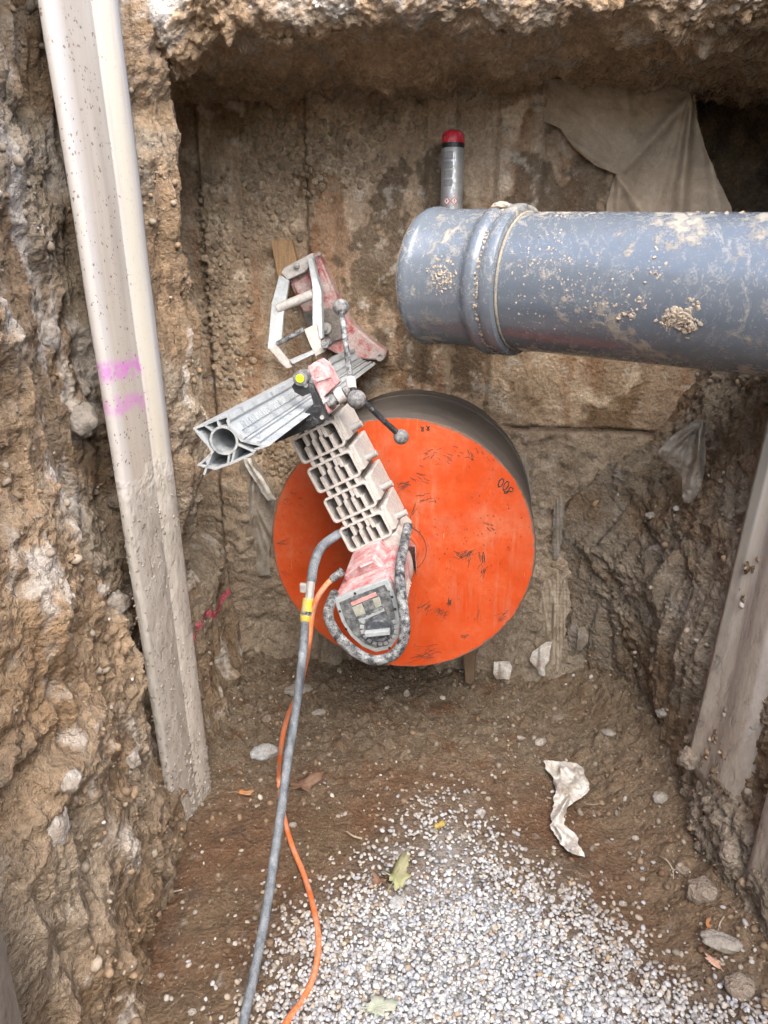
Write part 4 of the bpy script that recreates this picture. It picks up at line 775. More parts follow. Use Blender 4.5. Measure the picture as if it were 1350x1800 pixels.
yc = [l2w(loc(543, 1052, .42)), l2w(loc(540, 1074, .43)), l2w(loc(539, 1076, .431)), l2w(loc(538, 1080, .433)), l2w(loc(537, 1090, .437)), l2w(loc(537, 1093, .438))]
cp = MB().tube([rel(hose, p) for p in yc[:2]], .0155, 20).build('coupling', 'yellow_plastic', hose, .0015); MB().tube([rel(hose, p) for p in (yc[1], yc[3])], .0148, 20).build('coupling_ring', 'black_rubber', cp, .0008); MB().tube([rel(hose, p) for p in yc[3:]], [.0150, .0145, .012], 20).build('coupling_nut', 'yellow_plastic', cp, .001)
hp2 = [yc[-1]] + [at(u, v, d) for u, v, d in ((532, 1150, 1.75), (524, 1220, 1.77), (515, 1280, 1.77), (505, 1340, 1.75), (495, 1420, 1.71), (483, 1500, 1.67), (468, 1600, 1.615), (449, 1700, 1.57))] + [onfloor(428, 1800, .014), onfloor(402, 1960, .014), onfloor(360, 2200, .014)]
hp2 = crom(hp2, 8); MB().tube([rel(hose, p) for p in hp2], .0105, 16).build('hose_line', 'hose_grey', hose, 0, True)
cab = [l2w(loc(584, 1018, .42)), l2w(loc(572, 1030, .43)), l2w(loc(557, 1053, .435)), l2w(loc(548, 1085, .43)), at(543, 1130, 1.83), at(534, 1180, 1.92), at(522, 1222, 2.00), at(503, 1268, 2.10), at(494, 1315, 2.16)] + [onfloor(u, v, .010) for u, v in ((490, 1370), (496, 1420), (511, 1480), (535, 1540), (552, 1600), (560, 1655), (553, 1710), (532, 1758), (502, 1800), (455, 1900), (430, 2050))]
o = MB().tube([p - cab[10] for p in crom(cab, 8)], .0072, 14).build('power_cable', 'cable_orange', None, 0, True); o.location = tuple(cab[10]); tag(o, 'orange power cable trailing from the drill motor over the gravel', 'cable')

# ------------------------------------------------------------------ sewer pipe
PR = .178; P0p = np.array([.7435 * PR, 12.24 * PR, CAMH - .0642 * PR]); ph, ta = math.radians(33.9), math.radians(-2.46); PA = np.array([math.cos(ph) * math.cos(ta), -math.sin(ph) * math.cos(ta), math.sin(ta)])
pipe = thing('sewer_pipe', 'thick blue grey plastic sewer pipe with socket, smeared with clay', 'pipe', P0p)
q = PA; MB().lathe([(.30, PR * .965), (1.62, PR * .965), (1.62, PR * .91), (.25, PR * .91)], (0, 0, 0), q, 96, True).build('pipe_barrel', 'pipe_blue', pipe, 0, True)
sk = MB().lathe([(.004, PR * .90), (.0, PR * .95), (.0, PR * 1.005), (.006, PR * 1.03), (.020, PR * 1.035), (.030, PR * 1.02), (.036, PR * 1.0), (.175, PR * 1.0), (.188, PR * 1.005), (.198, PR * 1.055), (.208, PR * 1.078), (.224, PR * 1.076), (.231, PR * 1.045), (.241, PR * 1.045), (.248, PR * 1.072), (.264, PR * 1.074), (.276, PR * 1.055), (.279, PR * 1.0), (.279, PR * .972), (.05, PR * .972)], (0, 0, 0), q, 112, True).build('socket', 'pipe_blue', pipe, 0, True, angle=50)
MB().lathe([(.279, PR * .966), (.281, PR * .976), (.284, PR * .976), (.286, PR * .966)], (0, 0, 0), q, 96).build('gasket', 'gasket', sk, 0, True)
MB().lathe([(.008, .0004), (.002, PR * .5), (.002, PR * .86), (-.003, PR * .90), (-.003, PR * .945), (.006, PR * .952), (.03, PR * .952)], (0, 0, 0), q, 96).build('end_cap', 'pipe_blue', pipe, 0, True)
MB().lathe([(-.001, PR * .955), (-.004, PR * .972), (-.004, PR * .99), (-.001, PR * 1.003), (.002, PR * .99)], (0, 0, 0), q, 96, True).build('end_bead', 'gasket', sk, 0, True)
def on_pipe(u, v, rad):
    d = ray(u, v); w_ = ORG - P0p; dp = d - PA * (d @ PA); wp = w_ - PA * (w_ @ PA); A_, B_, C_ = dp @ dp, 2 * dp @ wp, wp @ wp - rad * rad; D_ = B_ * B_ - 4 * A_ * C_
    if D_ < 0: return None
    p = w_ + d * ((-B_ - math.sqrt(D_)) / (2 * A_)); return p, p - PA * (p @ PA)
rs = np.random.RandomState(21); pts, sz, nr = [], [], []
def splat(u, v, n, spu, spv, r0, r1):
    for _ in range(n):
        a = on_pipe(u + rs.normal() * spu, v + rs.normal() * spv, PR * .966)
        if a is not None and (a[0] @ PA) > .30: pts.append(a[0] - a[1] * .004); sz.append(rs.uniform(r0, r1)); nr.append(a[1])
        elif a is not None and 0.04 < (a[0] @ PA) < .18: b2 = a[0] + a[1] / np.linalg.norm(a[1]) * PR * .034; pts.append(b2); sz.append(rs.uniform(r0, r1)); nr.append(a[1])
splat(1195, 558, 150, 13, 8, .002, .0075); splat(1175, 568, 26, 12, 7, .002, .006); splat(1212, 575, 20, 8, 7, .003, .008); splat(780, 490, 110, 11, 16, .001, .0035); splat(1150, 470, 30, 12, 14, .001, .004); splat(1060, 545, 60, 30, 16, .001, .0035); splat(960, 450, 80, 40, 26, .001, .0035); splat(1010, 500, 60, 40, 20, .001, .003); splat(1250, 372, 60, 60, 4, .002, .006); splat(1000, 376, 30, 40, 3, .002, .005); splat(1120, 530, 20, 10, 8, .001, .004); splat(930, 560, 50, 30, 24, .001, .003); splat(1220, 530, 10, 6, 4, .002, .005); splat(1100, 555, 12, 10, 6, .002, .006)
for _ in range(150):                          # clay in the socket's groove
    a = rs.uniform(-2.4, 1.2); hh = .238 + rs.normal() * .006; u1 = np.cross(PA, [0, 0, 1.0]); u1 /= np.linalg.norm(u1); g1 = np.cross(u1, PA); dd = u1 * math.cos(a) + g1 * math.sin(a)
    if dd[1] < .2: pts.append(PA * hh + dd * PR * 1.048); sz.append(rs.uniform(.001, .004)); nr.append(dd)
o = lumps('clay_splatter', pts, sz, 'dry_mud', rs, (1.4, 1, .28), .8, ICO2, None, pipe, nr); o['kind'] = 'stuff'
a = on_pipe(880, 363, PR * 1.06)
if a is None: a = on_pipe(885, 368, PR * 1.05)
if a is not None: rock('clay_clod', P0p + a[0] * 1.01, .022, 'dry_mud', 'small pale clay lump lying on top of the pipe socket', 'clod', (1.1, .9, .45), 31)

# ------------------------------------------------------------------ spray can behind the pipe
CD = 2.25; ct = at(797, 229, CD); cr = 20.0 * CD / FPX; can = thing('spray_can', 'silver spray can with red cap standing behind the pipe', 'spray can', (ct[0], ct[1], ct[2] - .30))
zt = .30
MB().lathe([(.0, .028), (.0, cr * .97), (.004, cr), (zt - .052, cr), (zt - .047, cr * .94)], (0, 0, 0), (0, 0, 1), 40).build('can_body', 'can_silver', can, 0, True)
MB().lathe([(zt - .0505, cr * .98), (zt - .0500, cr * 1.01), (zt - .037, cr * 1.01), (zt - .0365, cr * .96)], (0, 0, 0), (0, 0, 1), 40).build('cap_ring', 'black_plate', can, 0, True)
MB().lathe([(zt - .037, cr * 1.0), (zt - .016, cr * 1.0), (zt - .006, cr * .86), (zt - .0012, cr * .55), (zt, .0004)], (0, 0, 0), (0, 0, 1), 40).build('cap', 'can_red', can, 0, True)
def can_patch(m, a0, a1, z0, z1, off=.0006, n=6):
    V = [(cr * math.sin(a) * (1 + off / cr), -cr * math.cos(a) * (1 + off / cr), z) for z in (z0, z1) for a in np.linspace(a0, a1, n)]; m.add(V, [(i, i + 1, n + i + 1, n + i) for i in range(n - 1)])
m = MB()
for i, (z0, z1) in enumerate(((.215, .238), (.19, .21), (.165, .186), (.14, .16))): can_patch(m, -.9, -.05, z0, z1)
m.build('printed_text_block', 'can_print', can); m = MB()
for i in range(16): can_patch(m, -.85, -.10 - .1 * (i % 3), .236 - i * .006, .2370 - i * .006, .0009)
m.build('printed_lines', 'can_print', can)
for k, a0 in enumerate((-.52, .16)):
    for rr, mt, of in ((.0125, 'can_red', .001), (.0095, 'sticker_white', .0016)):
        m = MB(); zc_ = .098; V = [(cr * math.sin(a0 + dx / cr) * (1 + of / cr), -cr * math.cos(a0 + dx / cr) * (1 + of / cr), zc_ + dz) for dx, dz in ((0, rr), (rr, 0), (0, -rr), (-rr, 0))]; m.add(V, [(0, 1, 2, 3)]); hz = m.build('hazard_symbol', mt, can)
    m = MB(); V = [(cr * math.sin(a0 + dx / cr) * (1 + .0022 / cr), -cr * math.cos(a0 + dx / cr) * (1 + .0022 / cr), .098 + dz) for dx, dz in (((-.0012, -.003), (.0012, -.003), (.002, .001), (0, .006), (-.002, .001)) if k == 0 else ((-.001, -.001), (.001, -.001), (.0013, .005), (-.0013, .005)))]; m.add(V, [tuple(range(len(V)))])
    if k: m.add([(cr * math.sin(a0 + dx / cr) * (1 + .0022 / cr), -cr * math.cos(a0 + dx / cr) * (1 + .0022 / cr), .098 + dz) for dx, dz in ((-.001, -.005), (.001, -.005), (.001, -.003), (-.001, -.003))], [(0, 1, 2, 3)])
    m.build('hazard_sign', 'marker_black', can)
# ------------------------------------------------------------------ cloth, film and torn scraps
def cloth(name, label, cat, rows, place, mat_, folds=(), crinkle=.004, rag=5, nu=60, nv=80, seed=0, lift=.004, group=None, holes=0.0):
    rv = np.array([r[0] for r in rows], float); L = np.array([r[1] for r in rows], float); Rr = np.array([r[2] for r in rows], float); vv = np.linspace(rv[0], rv[-1], nv); V = []; UVs = []
    edge = fbm(np.stack([vv * .05, 0 * vv, 0 * vv], 1), 1.0, 3, seed), fbm(np.stack([vv * .05, 0 * vv + 9, 0 * vv], 1), 1.0, 3, seed)
    for i, v in enumerate(vv):
        l, r = np.interp(v, rv, L) + rag * edge[0][i], np.interp(v, rv, Rr) + rag * edge[1][i]
        for k in range(nu): UVs.append((l + (r - l) * k / (nu - 1), v))
    UVs = np.array(UVs)
    top = fbm(np.stack([UVs[:, 0] * .04, 0 * UVs[:, 0] + 3, 0 * UVs[:, 0]], 1), 1.0, 3, seed + 1) * rag; k_ = (np.abs(UVs[:, 1] - (rv[0] + rv[-1]) / 2) / ((rv[-1] - rv[0]) / 2)) ** 4; UVs[:, 1] += top * k_
    q = np.stack([UVs[:, 0], UVs[:, 1], 0 * UVs[:, 0]], 1); h = lift + crinkle * (fbm(q, .02, 3, seed + 2, .5, True) + .8 * fbm(q, .06, 3, seed + 3))
    for (u0, v0, u1, v1, wd, hh) in folds:
        e = np.array([u1 - u0, v1 - v0], float); Ln = np.linalg.norm(e); e /= Ln; t = ((UVs[:, 0] - u0) * e[0] + (UVs[:, 1] - v0) * e[1]) / Ln; d = (UVs[:, 0] - u0) * -e[1] + (UVs[:, 1] - v0) * e[0]
        h = h + hh * np.exp(-(d / (wd * (.35 + .9 * np.clip(t, 0, 1)))) ** 2) * ss(-.08, .10, t) * ss(1.1, .8, t)
    P = np.array([place(u, v, hh) for (u, v), hh in zip(UVs, h)]); org = P.mean(0); F = grid_faces(nv, nu)
    if holes: hv = fbm(q, .05, 3, seed + 7)[F].mean(1); F = F[hv < holes]
    o = link(name, np_mesh(name, P - org, F), mat_, None, True); o.location = tuple(org); md = o.modifiers.new('thick', 'SOLIDIFY'); md.thickness = .0016; md.offset = 0
    return tag(o, label, cat, group)
def bank_pt(side, u, v):                      # where the line of sight meets the built bank
    Yb, Zb, Pb = side; q = Pb - ORG; dep = q[:, 1] * _c - q[:, 2] * _s; ok = dep > .3
    uu = np.where(ok, 675 + FPX * q[:, 0] / np.where(ok, dep, 1), 1e6); vv = np.where(ok, 900 + FPX * (-q[:, 1] * _s - q[:, 2] * _c) / np.where(ok, dep, 1), 1e6)
    m = np.hypot(uu - u, vv - v) < 7
    if not m.any(): return None
    i = np.where(m)[0][dep[m].argmin()]; return Pb[i], dep[i]
onwall = lambda off: (lambda u, v, h: l2w(loc(u, v, WALL_T + off + h)))
cloth('geotextile_sheet', 'brown geotextile sheet draped in folds on the wall above the pipe', 'cloth', [(138, 955, 1205), (175, 955, 1218), (212, 955, 1226), (226, 985, 1230), (260, 1008, 1240), (290, 1045, 1252), (306, 1083, 1258), (325, 1075, 1266), (360, 1066, 1284), (410, 1060, 1296)], onwall(.012), 'geotextile_muddy',
      [(1216, 172, 1192, 400, 12, 0.039), (1214, 170, 1100, 300, 20, 0.025), (1210, 165, 1150, 380, 10, 0.013), (1085, 308, 1145, 395, 14, 0.022), (1085, 308, 1090, 400, 10, 0.013), (955, 215, 1085, 306, 8, 0.011), (1100, 140, 1110, 260, 12, 0.009), (1240, 230, 1270, 400, 14, 0.022), (1090, 310, 1210, 170, 10, 0.011)], .006, 3, 130, 130, 5, .004)
cloth('geotextile_rag', 'torn white geotextile rag twisted on the pit floor right of the gravel', 'rag', [(1338, 956, 1002), (1352, 962, 1022), (1370, 970, 1033), (1388, 976, 1034), (1402, 974, 1024), (1418, 972, 998), (1436, 970, 992), (1452, 970, 998), (1466, 970, 1010), (1482, 986, 1016), (1496, 1000, 1024), (1506, 1012, 1028)], lambda u, v, h: onfloor(u, v, .008 + h), 'geotextile',
      [(1030, 1360, 985, 1400, 6, .012), (985, 1345, 990, 1400, 9, .018), (1000, 1400, 972, 1450, 7, .022), (975, 1450, 1015, 1500, 9, .014), (960, 1345, 985, 1385, 6, .010), (1012, 1350, 1020, 1390, 7, .012)], .016, 11, 70, 130, 6)
def bank_t(uvs, extra):
    ts = [float(DISC @ AX - a[0] @ AX) for a in (bank_pt(RIGHT, u, v) for u, v in uvs) if a is not None]
    return max([t - WALL_T for t in ts] + [.02]) + extra
cloth('geotextile_rag', 'grey torn cloth hanging from the wall corner below the pipe', 'rag', [(738, 1222, 1246), (755, 1198, 1244), (775, 1172, 1240), (795, 1156, 1240), (808, 1164, 1240), (820, 1186, 1238), (840, 1198, 1236), (862, 1200, 1234), (884, 1202, 1224)], onwall(bank_t([(1230, 760), (1180, 790), (1210, 820), (1215, 870)], .01)), 'geotextile_grey',
      [(1235, 742, 1212, 880, 9, .03), (1225, 750, 1165, 800, 8, .022), (1228, 750, 1232, 870, 6, .02), (1210, 770, 1190, 830, 7, .015)], .012, 7, 60, 90, 8)
_q = RIGHT[2] - ORG; _d = _q[:, 1] * _c - _q[:, 2] * _s; _k = (_d > .3) & (RIGHT[0] > 1.5); _iu = ((675 + FPX * _q[_k, 0] / _d[_k]) / 6).astype(int); _iv = ((900 + FPX * (-_q[_k, 1] * _s - _q[_k, 2] * _c) / _d[_k]) / 6).astype(int)
_m = (_iu >= 0) & (_iu < 230) & (_iv >= 0) & (_iv < 305); DEPTH = np.full((305, 230), 9.0); np.minimum.at(DEPTH, (_iv[_m], _iu[_m]), _d[_k][_m])
def cling(u, v, h):                           # just in front of whichever is nearer, wall or bank
    wd = float((l2w(loc(u, v, WALL_T + .03))[1]) / ray(u, v)[1]); a, b2 = int(u / 6), int(v / 6); w_ = np.minimum(DEPTH[b2 - 2:b2 + 3, a - 2:a + 3], wd); return at(u, v, float(w_.mean()) * .5 + float(w_.min()) * .5 - .004 - h)
cloth('plastic_film', 'dirty plastic film clinging to the wall right of the orange bit', 'film', [(1002, 968, 986), (1030, 952, 1000), (1060, 948, 1002), (1095, 944, 996), (1130, 942, 990), (1165, 954, 986), (1208, 964, 978)], cling, 'plastic_film',
      [(992, 1020, 972, 1120, 5, .010), (953, 1040, 966, 1130, 4, .009), (975, 1060, 972, 1205, 7, .016), (960, 1010, 985, 1090, 5, .008)], .010, 10, 56, 110, 9)
cloth('plastic_film', 'narrow pale strip of film on the wall beside the right rim of the bit', 'film', [(866, 972, 984), (890, 974, 992), (930, 970, 990), (960, 968, 984), (985, 972, 980)], cling, 'geotextile_grey', [(980, 870, 976, 980, 4, .008)], .006, 7, 20, 60, 19)
cloth('geotextile_scrap', 'small torn white scrap left of the film tail at the wall foot', 'rag', [(1128, 962, 972), (1146, 936, 966), (1160, 930, 964), (1176, 944, 958), (1188, 950, 957)], onwall(bank_t([(950, 1150), (950, 1180)], .015) + .06), 'geotextile', [(950, 1135, 952, 1185, 6, .015)], .010, 5, 30, 34, 10)
cloth('geotextile_scrap', 'narrow white scrap above the wall foot, right of the film tail', 'rag', [(1102, 1020, 1030), (1116, 1016, 1034), (1130, 1014, 1032), (1142, 1014, 1022)], onwall(bank_t([(1024, 1110), (1020, 1135)], .012)), 'geotextile_grey', [(1025, 1104, 1018, 1140, 5, .01)], .008, 5, 24, 28, 11)
cloth('geotextile_scrap', 'squarish white scrap lying below the lower right rim of the bit', 'rag', [(1163, 868, 896), (1172, 866, 901), (1184, 867, 898), (1194, 872, 894)], lambda u, v, h: l2w(loc(u, v, -.40 + h)), 'geotextile', [(880, 1165, 885, 1192, 5, .012)], .012, 4, 28, 28, 12)
cloth('geotextile_sheet', 'pale folded cloth on the wall left of the orange bit', 'cloth', [(800, 424, 442), (830, 420, 462), (860, 420, 482), (900, 418, 486), (925, 417, 482), (945, 424, 478), (965, 430, 474), (990, 442, 474), (1012, 456, 476)], onwall(.03), 'geotextile_grey',
      [(446, 820, 440, 960, 8, .018), (452, 895, 480, 950, 4, .010), (450, 905, 474, 975, 4, .010), (445, 905, 430, 950, 4, .010), (447, 915, 462, 985, 4, .008), (470, 850, 476, 900, 5, .012)], .005, 4, 60, 90, 13)
cloth('geotextile_scrap', 'white shred beside the column end above the pale cloth', 'rag', [(806, 428, 440), (820, 432, 446), (840, 444, 462), (858, 456, 472), (880, 470, 486)], onwall(.07), 'geotextile', [(436, 810, 478, 876, 5, .012)], .006, 5, 24, 40, 14)
cloth('geotextile_scrap', 'grey shred stuck to the wall right of the rim mark 800', 'rag', [(800, 908, 922), (815, 910, 928), (830, 916, 926), (850, 920, 934), (880, 924, 936)], onwall(.05), 'geotextile_grey', [(916, 805, 930, 870, 4, .01)], .008, 5, 20, 30, 15)

# ------------------------------------------------------------------ wood
def plank(name, label, uvs, t, th, m_):
    c = np.mean([l2w(loc(u, v, t)) for u, v in uvs], 0); o = thing(name, label, 'board', c, RIG_ROT)
    L0 = [loc(u, v, t) for u, v in uvs]; cl_ = np.mean(L0, 0); m = MB(); m.prism([p - cl_ for p in L0], (0, th, 0)); m.build('board', m_, o, .002); return o
plank('wooden_board', 'broken end of a raw wooden board behind the stand base', [(476, 426), (482, 421), (489, 424), (497, 419), (505, 423), (512, 420), (524, 470), (520, 520), (494, 520)], -.485, .03, 'wood_raw')
plank('wooden_stake', 'wet wooden stake below the bit, at the foot of the wall', [(812, 1120), (838, 1120), (834, 1196), (828, 1203), (818, 1200)], -.36, .035, 'wood_wet')

# ------------------------------------------------------------------ leaves
def leaf(label, u, v, size, m_, rotz, lobes=5, curl=.25, name='fallen_leaf', seed=0, lift=.012):
    rs = np.random.RandomState(seed); n = 40; pts = [(0, 0, 0)]
    for i in range(n):
        a = 2 * math.pi * i / n; r = size * (.62 + .38 * abs(math.cos(a * lobes / 2)) ** .8) * (1 + .12 * rs.normal()) * (1.0 + .25 * math.cos(a)); pts.append((r * math.cos(a), r * .72 * math.sin(a), curl * size * (math.sin(2 * a + seed) * .6 + .5 * math.sin(3 * a + 1)) + .1 * size))
        pts[-1] = tuple(pts[-1])
    mid_ = [(x * .5, y * .5, z * .35 + .03 * size) for x, y, z in pts[1:]]; V = pts + mid_; F = [(0, n + 1 + i, n + 1 + (i + 1) % n) for i in range(n)] + [(n + 1 + i, 1 + i, 1 + (i + 1) % n, n + 1 + (i + 1) % n) for i in range(n)]
    t = thing(name, label, 'leaf', onfloor(u, v, lift), rotz); m = MB().add(V, F); o = m.build('blade', m_, t); md = o.modifiers.new('thick', 'SOLIDIFY'); md.thickness = .0009
    o.data.polygons.foreach_set('use_smooth', np.ones(len(o.data.polygons), bool))
    MB().tube(crom([(-size * 1.35, .1 * size, .15 * size), (-size * .6, 0, .08 * size), (size * .2, 0, .10 * size), (size * .75, 0, .12 * size)], 4), .0011, 6).build('stalk', m_, t, 0, True); return t
leaf('curled brown maple leaf beside the grey hose', 530, 1380, .050, 'leaf_brown', .5, 5, .3, seed=1)
leaf('small orange leaf on the soil left of the hose', 430, 1393, .022, 'leaf_orange', .1, 2, .2, seed=2)
leaf('large dull green leaf standing up on the gravel', 697, 1540, .050, 'leaf_green', 1.2, 3, .45, seed=3, lift=.026)
leaf('flat pale green leaf on the gravel near the bottom edge', 664, 1770, .034, 'leaf_pale', .2, 4, .12, seed=4, lift=.020)
leaf('small yellow leaf at the upper edge of the gravel', 772, 1452, .018, 'leaf_yellow', .8, 3, .3, seed=5, lift=.018)
leaf('round pink orange leaf near the lower right corner', 1256, 1692, .020, 'leaf_pink', 2.0, 2, .2, seed=6)
leaf('tiny bright orange leaf above the flat stone at right', 1246, 1625, .014, 'leaf_orange', 1.0, 2, .2, seed=7)
leaf('crumpled brown leaf scrap left of the dull green leaf', 668, 1548, .024, 'leaf_brown', 2.4, 3, .5, seed=8, lift=.018)

# ------------------------------------------------------------------ single stones and clods
def px(u, v, depth, r): return r * depth / FPX
for (u, v, rp, m_, lab, sq, sd, rz) in ((465, 1327, 25, 'stone_blue', 'bluish rough stone left of the cable bend', (1, .7, .5), 1, .1), (700, 1590, 17, 'stone_blue', 'grey stone on the gravel below the dull green leaf', (1, .8, .6), 2, .4), (690, 1497, 32, 'slate', 'dark flat slate piece at the upper left gravel edge', (1, .38, .16), 3, .05),
        (1235, 1575, 27, 'clay_clod', 'grey clay clod at the foot of the right bank', (1, .9, .8), 4, .3), (1268, 1660, 34, 'stone_grey', 'flat grey stone slab beside the pink orange leaf', (1.1, .55, .35), 5, -.4), (1160, 1405, 16, 'stone_grey', 'pale stone below the right bank level with the rag', (1, .7, .6), 6, .4),
        (1205, 1530, 20, 'clay_clod', 'pebbly clay clod above the grey clod at right', (1, .7, .5), 7, .2), (525, 1215, 22, 'stone_grey', 'flat grey stone under the hose by the wall foot', (1.2, .7, .3), 8, .2), (715, 1222, 8, 'stone_pale', 'small upright pale chip under the bit', (.7, .5, 1.0), 9, 0), (1070, 1290, 12, 'stone_grey', 'small grey stone at the floor edge right of the stake', (1, .8, .5), 10, 0),
        (915, 1300, 15, 'stone_pale', 'thin pale splinter above the white rag', (1.2, .3, .3), 11, -.5), (950, 1306, 12, 'stone_pale', 'pale crumb right of the thin splinter', (1, .7, .5), 12, .5), (980, 1265, 11, 'clay_clod', 'brown crumb on the floor above the white rag', (1, .6, .6), 13, 0), (560, 1255, 13, 'stone_grey', 'grey chip right of the hose on the dark floor', (1, .6, .5), 14, .3), (470, 1265, 11, 'clay_clod', 'reddish brown clod left of the hose near the wall', (1, .7, .6), 15, .8), (1300, 1740, 30, 'clay_clod', 'brown clod at the lower right bank foot', (1, .8, .6), 16, .5)):
    p = onfloor(u, v, 0); dpt = p[1] * _c - (p[2] - CAMH) * _s; r = rp * dpt / FPX; rock('stone' if 'clod' not in lab and 'crumb' not in lab else 'clay_clod', p + np.array([0, 0, r * sq[2] * .45]), r, m_, lab, 'stone' if 'clod' not in lab and 'crumb' not in lab else 'clod', sq, sd, .35 if m_ != 'slate' else .15, rz, base=ICO4 if rp > 20 else ICO3)
for (u, v, rp, m_, lab, sq, sd) in ((150, 745, 34, 'stone_grey', 'angular grey stone stuck in the left bank beside the sheet', (.8, .9, .9), 21), (212, 1062, 26, 'stone_pale', 'pale round cobble in the left bank beside the sheet', (.8, .9, .9), 22), (185, 1040, 15, 'stone_grey', 'small grey cobble above the pale round one in the left bank', (.8, 1, .8), 23), (92, 590, 24, 'stone_pale', 'whitish lump on the left bank level with the pink marks', (.8, .9, 1.2), 24), (128, 1380, 24, 'stone_pale', 'chalky lump low on the left bank', (.7, 1, .7), 26), (105, 1455, 30, 'stone_pale', 'long pale crust below the chalky lump on the left bank', (.6, 1, 1.2), 28), (240, 1335, 18, 'stone_pale', 'pale stone in the left bank near the sheet foot', (.7, 1, 1), 29), (205, 885, 20, 'clay_clod', 'clay knob close to the sheet on the left bank', (.7, 1, .9), 35)):
    a = bank_pt(LEFT, u, v)
    if a is not None: r = rp * a[1] / FPX; rock('stone' if 'cl' != m_[:2] else 'clay_clod', a[0] + np.array([-.05 * r, .1 * r, 0]), r, m_, lab, 'stone' if 'cl' != m_[:2] else 'clod', sq, sd, .5)
for (u, v, rp, m_, lab, sq, sd) in ((1140, 905, 8, 'stone_pale', 'small pale pebble in the right bank below the hanging cloth', (1, 1, .8), 42), (1285, 1500, 22, 'clay_clod', 'crusty lump at the lower end of the nearer right sheet', (.8, 1, .9), 44), (1210, 1330, 20, 'clay_clod', 'crumbly lump at the lower end of the farther right sheet', (.8, 1, 1), 45), (1330, 345, 26, 'clay_clod', 'pale clay lump above the pipe at the right edge', (1, 1, .6), 46), (1160, 1250, 10, 'stone_grey', 'grey pebble cluster stone low on the right bank', (1, 1, .8), 47)):
    a = bank_pt(RIGHT, u, v)
    if a is not None: r = rp * a[1] / FPX; rock('stone' if 'cl' != m_[:2] else 'clay_clod', a[0] - np.array([.25 * r, 0, 0]), r, m_, lab, 'stone' if 'cl' != m_[:2] else 'clod', sq, sd, .5)
# pale lumps along the broken lip of the overhang (too many to tell apart)
rs = np.random.RandomState(8); pts, sz, cs = [], [], []
for _ in range(500):
    x = rs.uniform(-.56, 1.25); zz = rs.uniform(2.09, 2.26); pts.append((x, 2.02 - .07 * x + rs.normal() * .018, zz)); sz.append(rs.uniform(.003, .011)); cs.append(LIME * rs.uniform(.7, 1.1) if rs.rand() < .5 + 3 * (zz - 2.09) else ORANGE * rs.uniform(.7, 1.2))
o = lumps('lip_rubble', pts, sz, 'pebble', rs, (1, .85, .7), .5, ICO2, cs); tag(o, 'broken pale rubble along the lip of the overhang', 'rubble', None, 'stuff')

# ------------------------------------------------------------------ crumbs and pebbles on floor and banks
rs = np.random.RandomState(4); pts, sz, cs = [], [], []
for _ in range(3400):
    x, y = rs.uniform(-.55, .95), rs.uniform(1.0, 2.58); z_, r_ = floor_at(x, y), floor_at(x, y, FR)
    if rs.rand() < .35 + .65 * r_[0]:
        s_ = rs.uniform(.002, .006) if rs.rand() < .85 else rs.uniform(.006, .013); pts.append((x, y, z_[0] + s_ * .3)); sz.append(s_); k = rs.rand(); cs.append((BROWN * .8 if k < .45 else GREY * .8 if k < .86 else PALE if k < .92 else RED * .8) * rs.uniform(.75, 1.3))
for side, n, sg in ((LEFT, 1500, 1), (RIGHT, 1200, -1)):
    Yb, Zb, Pb = side; ok = np.where((Yb > 1.0) & (Yb < 2.6) & (Zb < 2.25))[0]; wgt = clods(Pb[ok], 6, 99, .5) + .15
    for i in rs.choice(ok, n, p=wgt / wgt.sum()):
        s_ = rs.uniform(.002, .006) if rs.rand() < .8 else rs.uniform(.006, .014); pts.append(Pb[i] + np.array([sg * s_ * .2, 0, 0])); sz.append(s_); k = rs.rand(); cs.append((BROWN if k < .4 else GREY if k < .88 else PALE if k < .93 else ORANGE) * rs.uniform(.75, 1.25))
o = lumps('soil_crumbs', pts, sz, 'pebble', rs, (1, .85, .7), .55, ICO1, cs); tag(o, 'loose soil crumbs and grit on the floor and banks', 'soil crumbs', None, 'stuff')

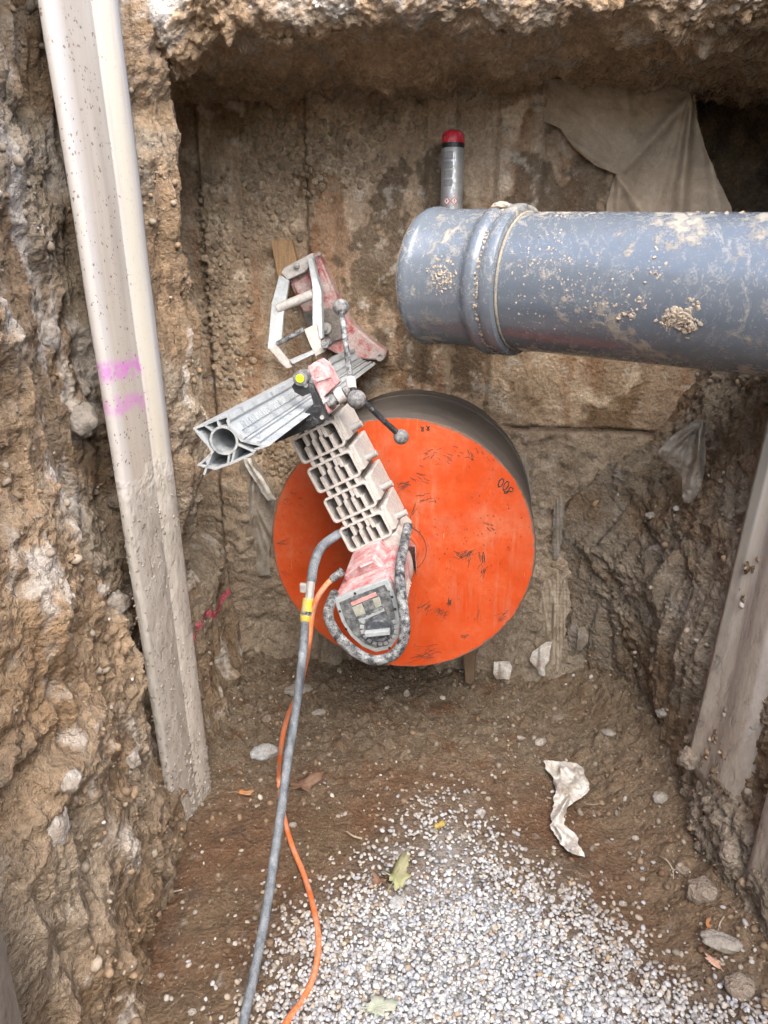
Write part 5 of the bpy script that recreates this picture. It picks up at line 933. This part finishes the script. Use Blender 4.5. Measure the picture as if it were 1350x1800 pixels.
# ------------------------------------------------------------------ gravel bed
rs = np.random.RandomState(2); pts, sz, cs = [], [], []
PAL = [((.62, .64, .67), 30), ((.52, .55, .60), 22), ((.40, .44, .51), 14), ((.56, .52, .46), 8), ((.34, .35, .36), 9), ((.40, .32, .25), 4), ((.72, .71, .69), 14), ((.17, .175, .185), 3), ((.45, .33, .20), 1.5)]
pw = np.array([p[1] for p in PAL], float); pw /= pw.sum()
sp = .0088; gx = np.arange(-.62, 1.05, sp); gy = np.arange(.98, 1.95, sp); GX, GY = np.meshgrid(gx, gy); GX = (GX + (np.arange(GX.shape[0])[:, None] % 2) * sp / 2).ravel(); GY = GY.ravel()
for layer in (0, 1):
    X = GX + rs.normal(size=len(GX)) * sp * .35; Y = GY + rs.normal(size=len(GY)) * sp * .35; zf, gg = floor_at(X, Y), floor_at(X, Y, FG); nz = fbm(np.stack([X, Y, 0 * X], 1), 9, 3, 600); nz2 = fbm(np.stack([X, Y, 0 * X], 1), 24, 2, 601)
    dens = ss(-.12, .16, gg + .12 * nz) ** 1.4 * (.22 + .78 * ss(1.58, 1.22, Y - .22 * X + .35 * nz)) * (1 - .95 * ss(.16, .30, nz2 + .25 * nz) * ss(.32, .1, gg)); dens = np.maximum(dens, .018 * ss(-.35, -.05, gg)) if layer == 0 else dens * ss(.02, .10, gg + .04 * nz) * .85
    vis = Y > .9
    for i in np.where((rs.rand(len(X)) < dens) & vis)[0]:
        s_ = rs.uniform(.0029, .0065) * (1.35 if rs.rand() < .10 else 1); pts.append((X[i], Y[i], zf[i] + (.0035 if layer == 0 else .0095) + rs.normal() * .0015)); sz.append(s_)
        c_ = np.array(PAL[rs.choice(len(PAL), p=pw)][0]) * rs.uniform(.70, .92); mud = np.clip(.9 - 3.2 * gg[i], .10, .9) * rs.rand() ** .6; cs.append(c_ * (1 - mud) + np.array([.33, .26, .19]) * mud)
print('pebbles', len(pts))
o = lumps('gravel', pts, sz, 'pebble', rs, (1.1, .85, .62), .36, ICO2, cs, None, [np.array([0, 0, 1.0])] * len(pts)); tag(o, 'round whitish grey gravel spread over the pit floor', 'gravel', None, 'stuff')
# bigger muddy pebbles lying singly at the edge of the bed
rs = np.random.RandomState(9)
for i, (u, v, lab, cc) in enumerate(((270, 0, '', 0),)): pass
for (u, v, rp, m_, lab, sd) in ((1095, 1590, 7, 'stone_pale', 'single white pebble on bare soil right of the gravel', 61), (845, 1430, 9, 'stone_blue', 'round bluish pebble at the tip of the gravel', 62), (338, 1781, 8, 'stone_pale', 'single white pebble on soil in the lower left', 63), (283, 1716, 6, 'stone_pale', 'white pebble on soil above the lowest one at left', 64), (515, 1452, 7, 'stone_pale', 'cream pebble beside the orange cable', 65), (1117, 1475, 7, 'stone_pale', 'small cream pebble right of the white rag end', 66)):
    p = onfloor(u, v, 0); r = rp * (p[1] * _c - (p[2] - CAMH) * _s) / FPX; rock('pebble', p + np.array([0, 0, r * .3]), r, m_, lab, 'pebble', (1, .8, .6), sd, .2, 0, None, ICO3, False)
# twigs and roots
def twig(label, uvs, r, lift=.010, name='twig'):
    P = [onfloor(u, v, lift + .006 * math.sin(i * 2.1)) for i, (u, v) in enumerate(uvs)]; o = MB().tube([p - P[0] for p in crom(P, 5)], r, 6).build(name, 'root_pale', None, 0, True); o.location = tuple(P[0]); tag(o, label, 'twig')
twig('curved pale root in front of the right bank', [(1160, 1505), (1172, 1512), (1182, 1528), (1184, 1545)], .0016); twig('thin straw beside the flat stone slab at right', [(1262, 1637), (1266, 1622), (1273, 1611)], .0016); twig('short pale twig on the soil at left', [(282, 1574), (298, 1569), (320, 1564)], .0018); twig('thin straw on the soil right of the white rag', [(1030, 1413), (1045, 1414), (1058, 1412)], .0012); twig('dark curved twig left of the gravel tip', [(610, 1462), (622, 1470), (636, 1474)], .0028)
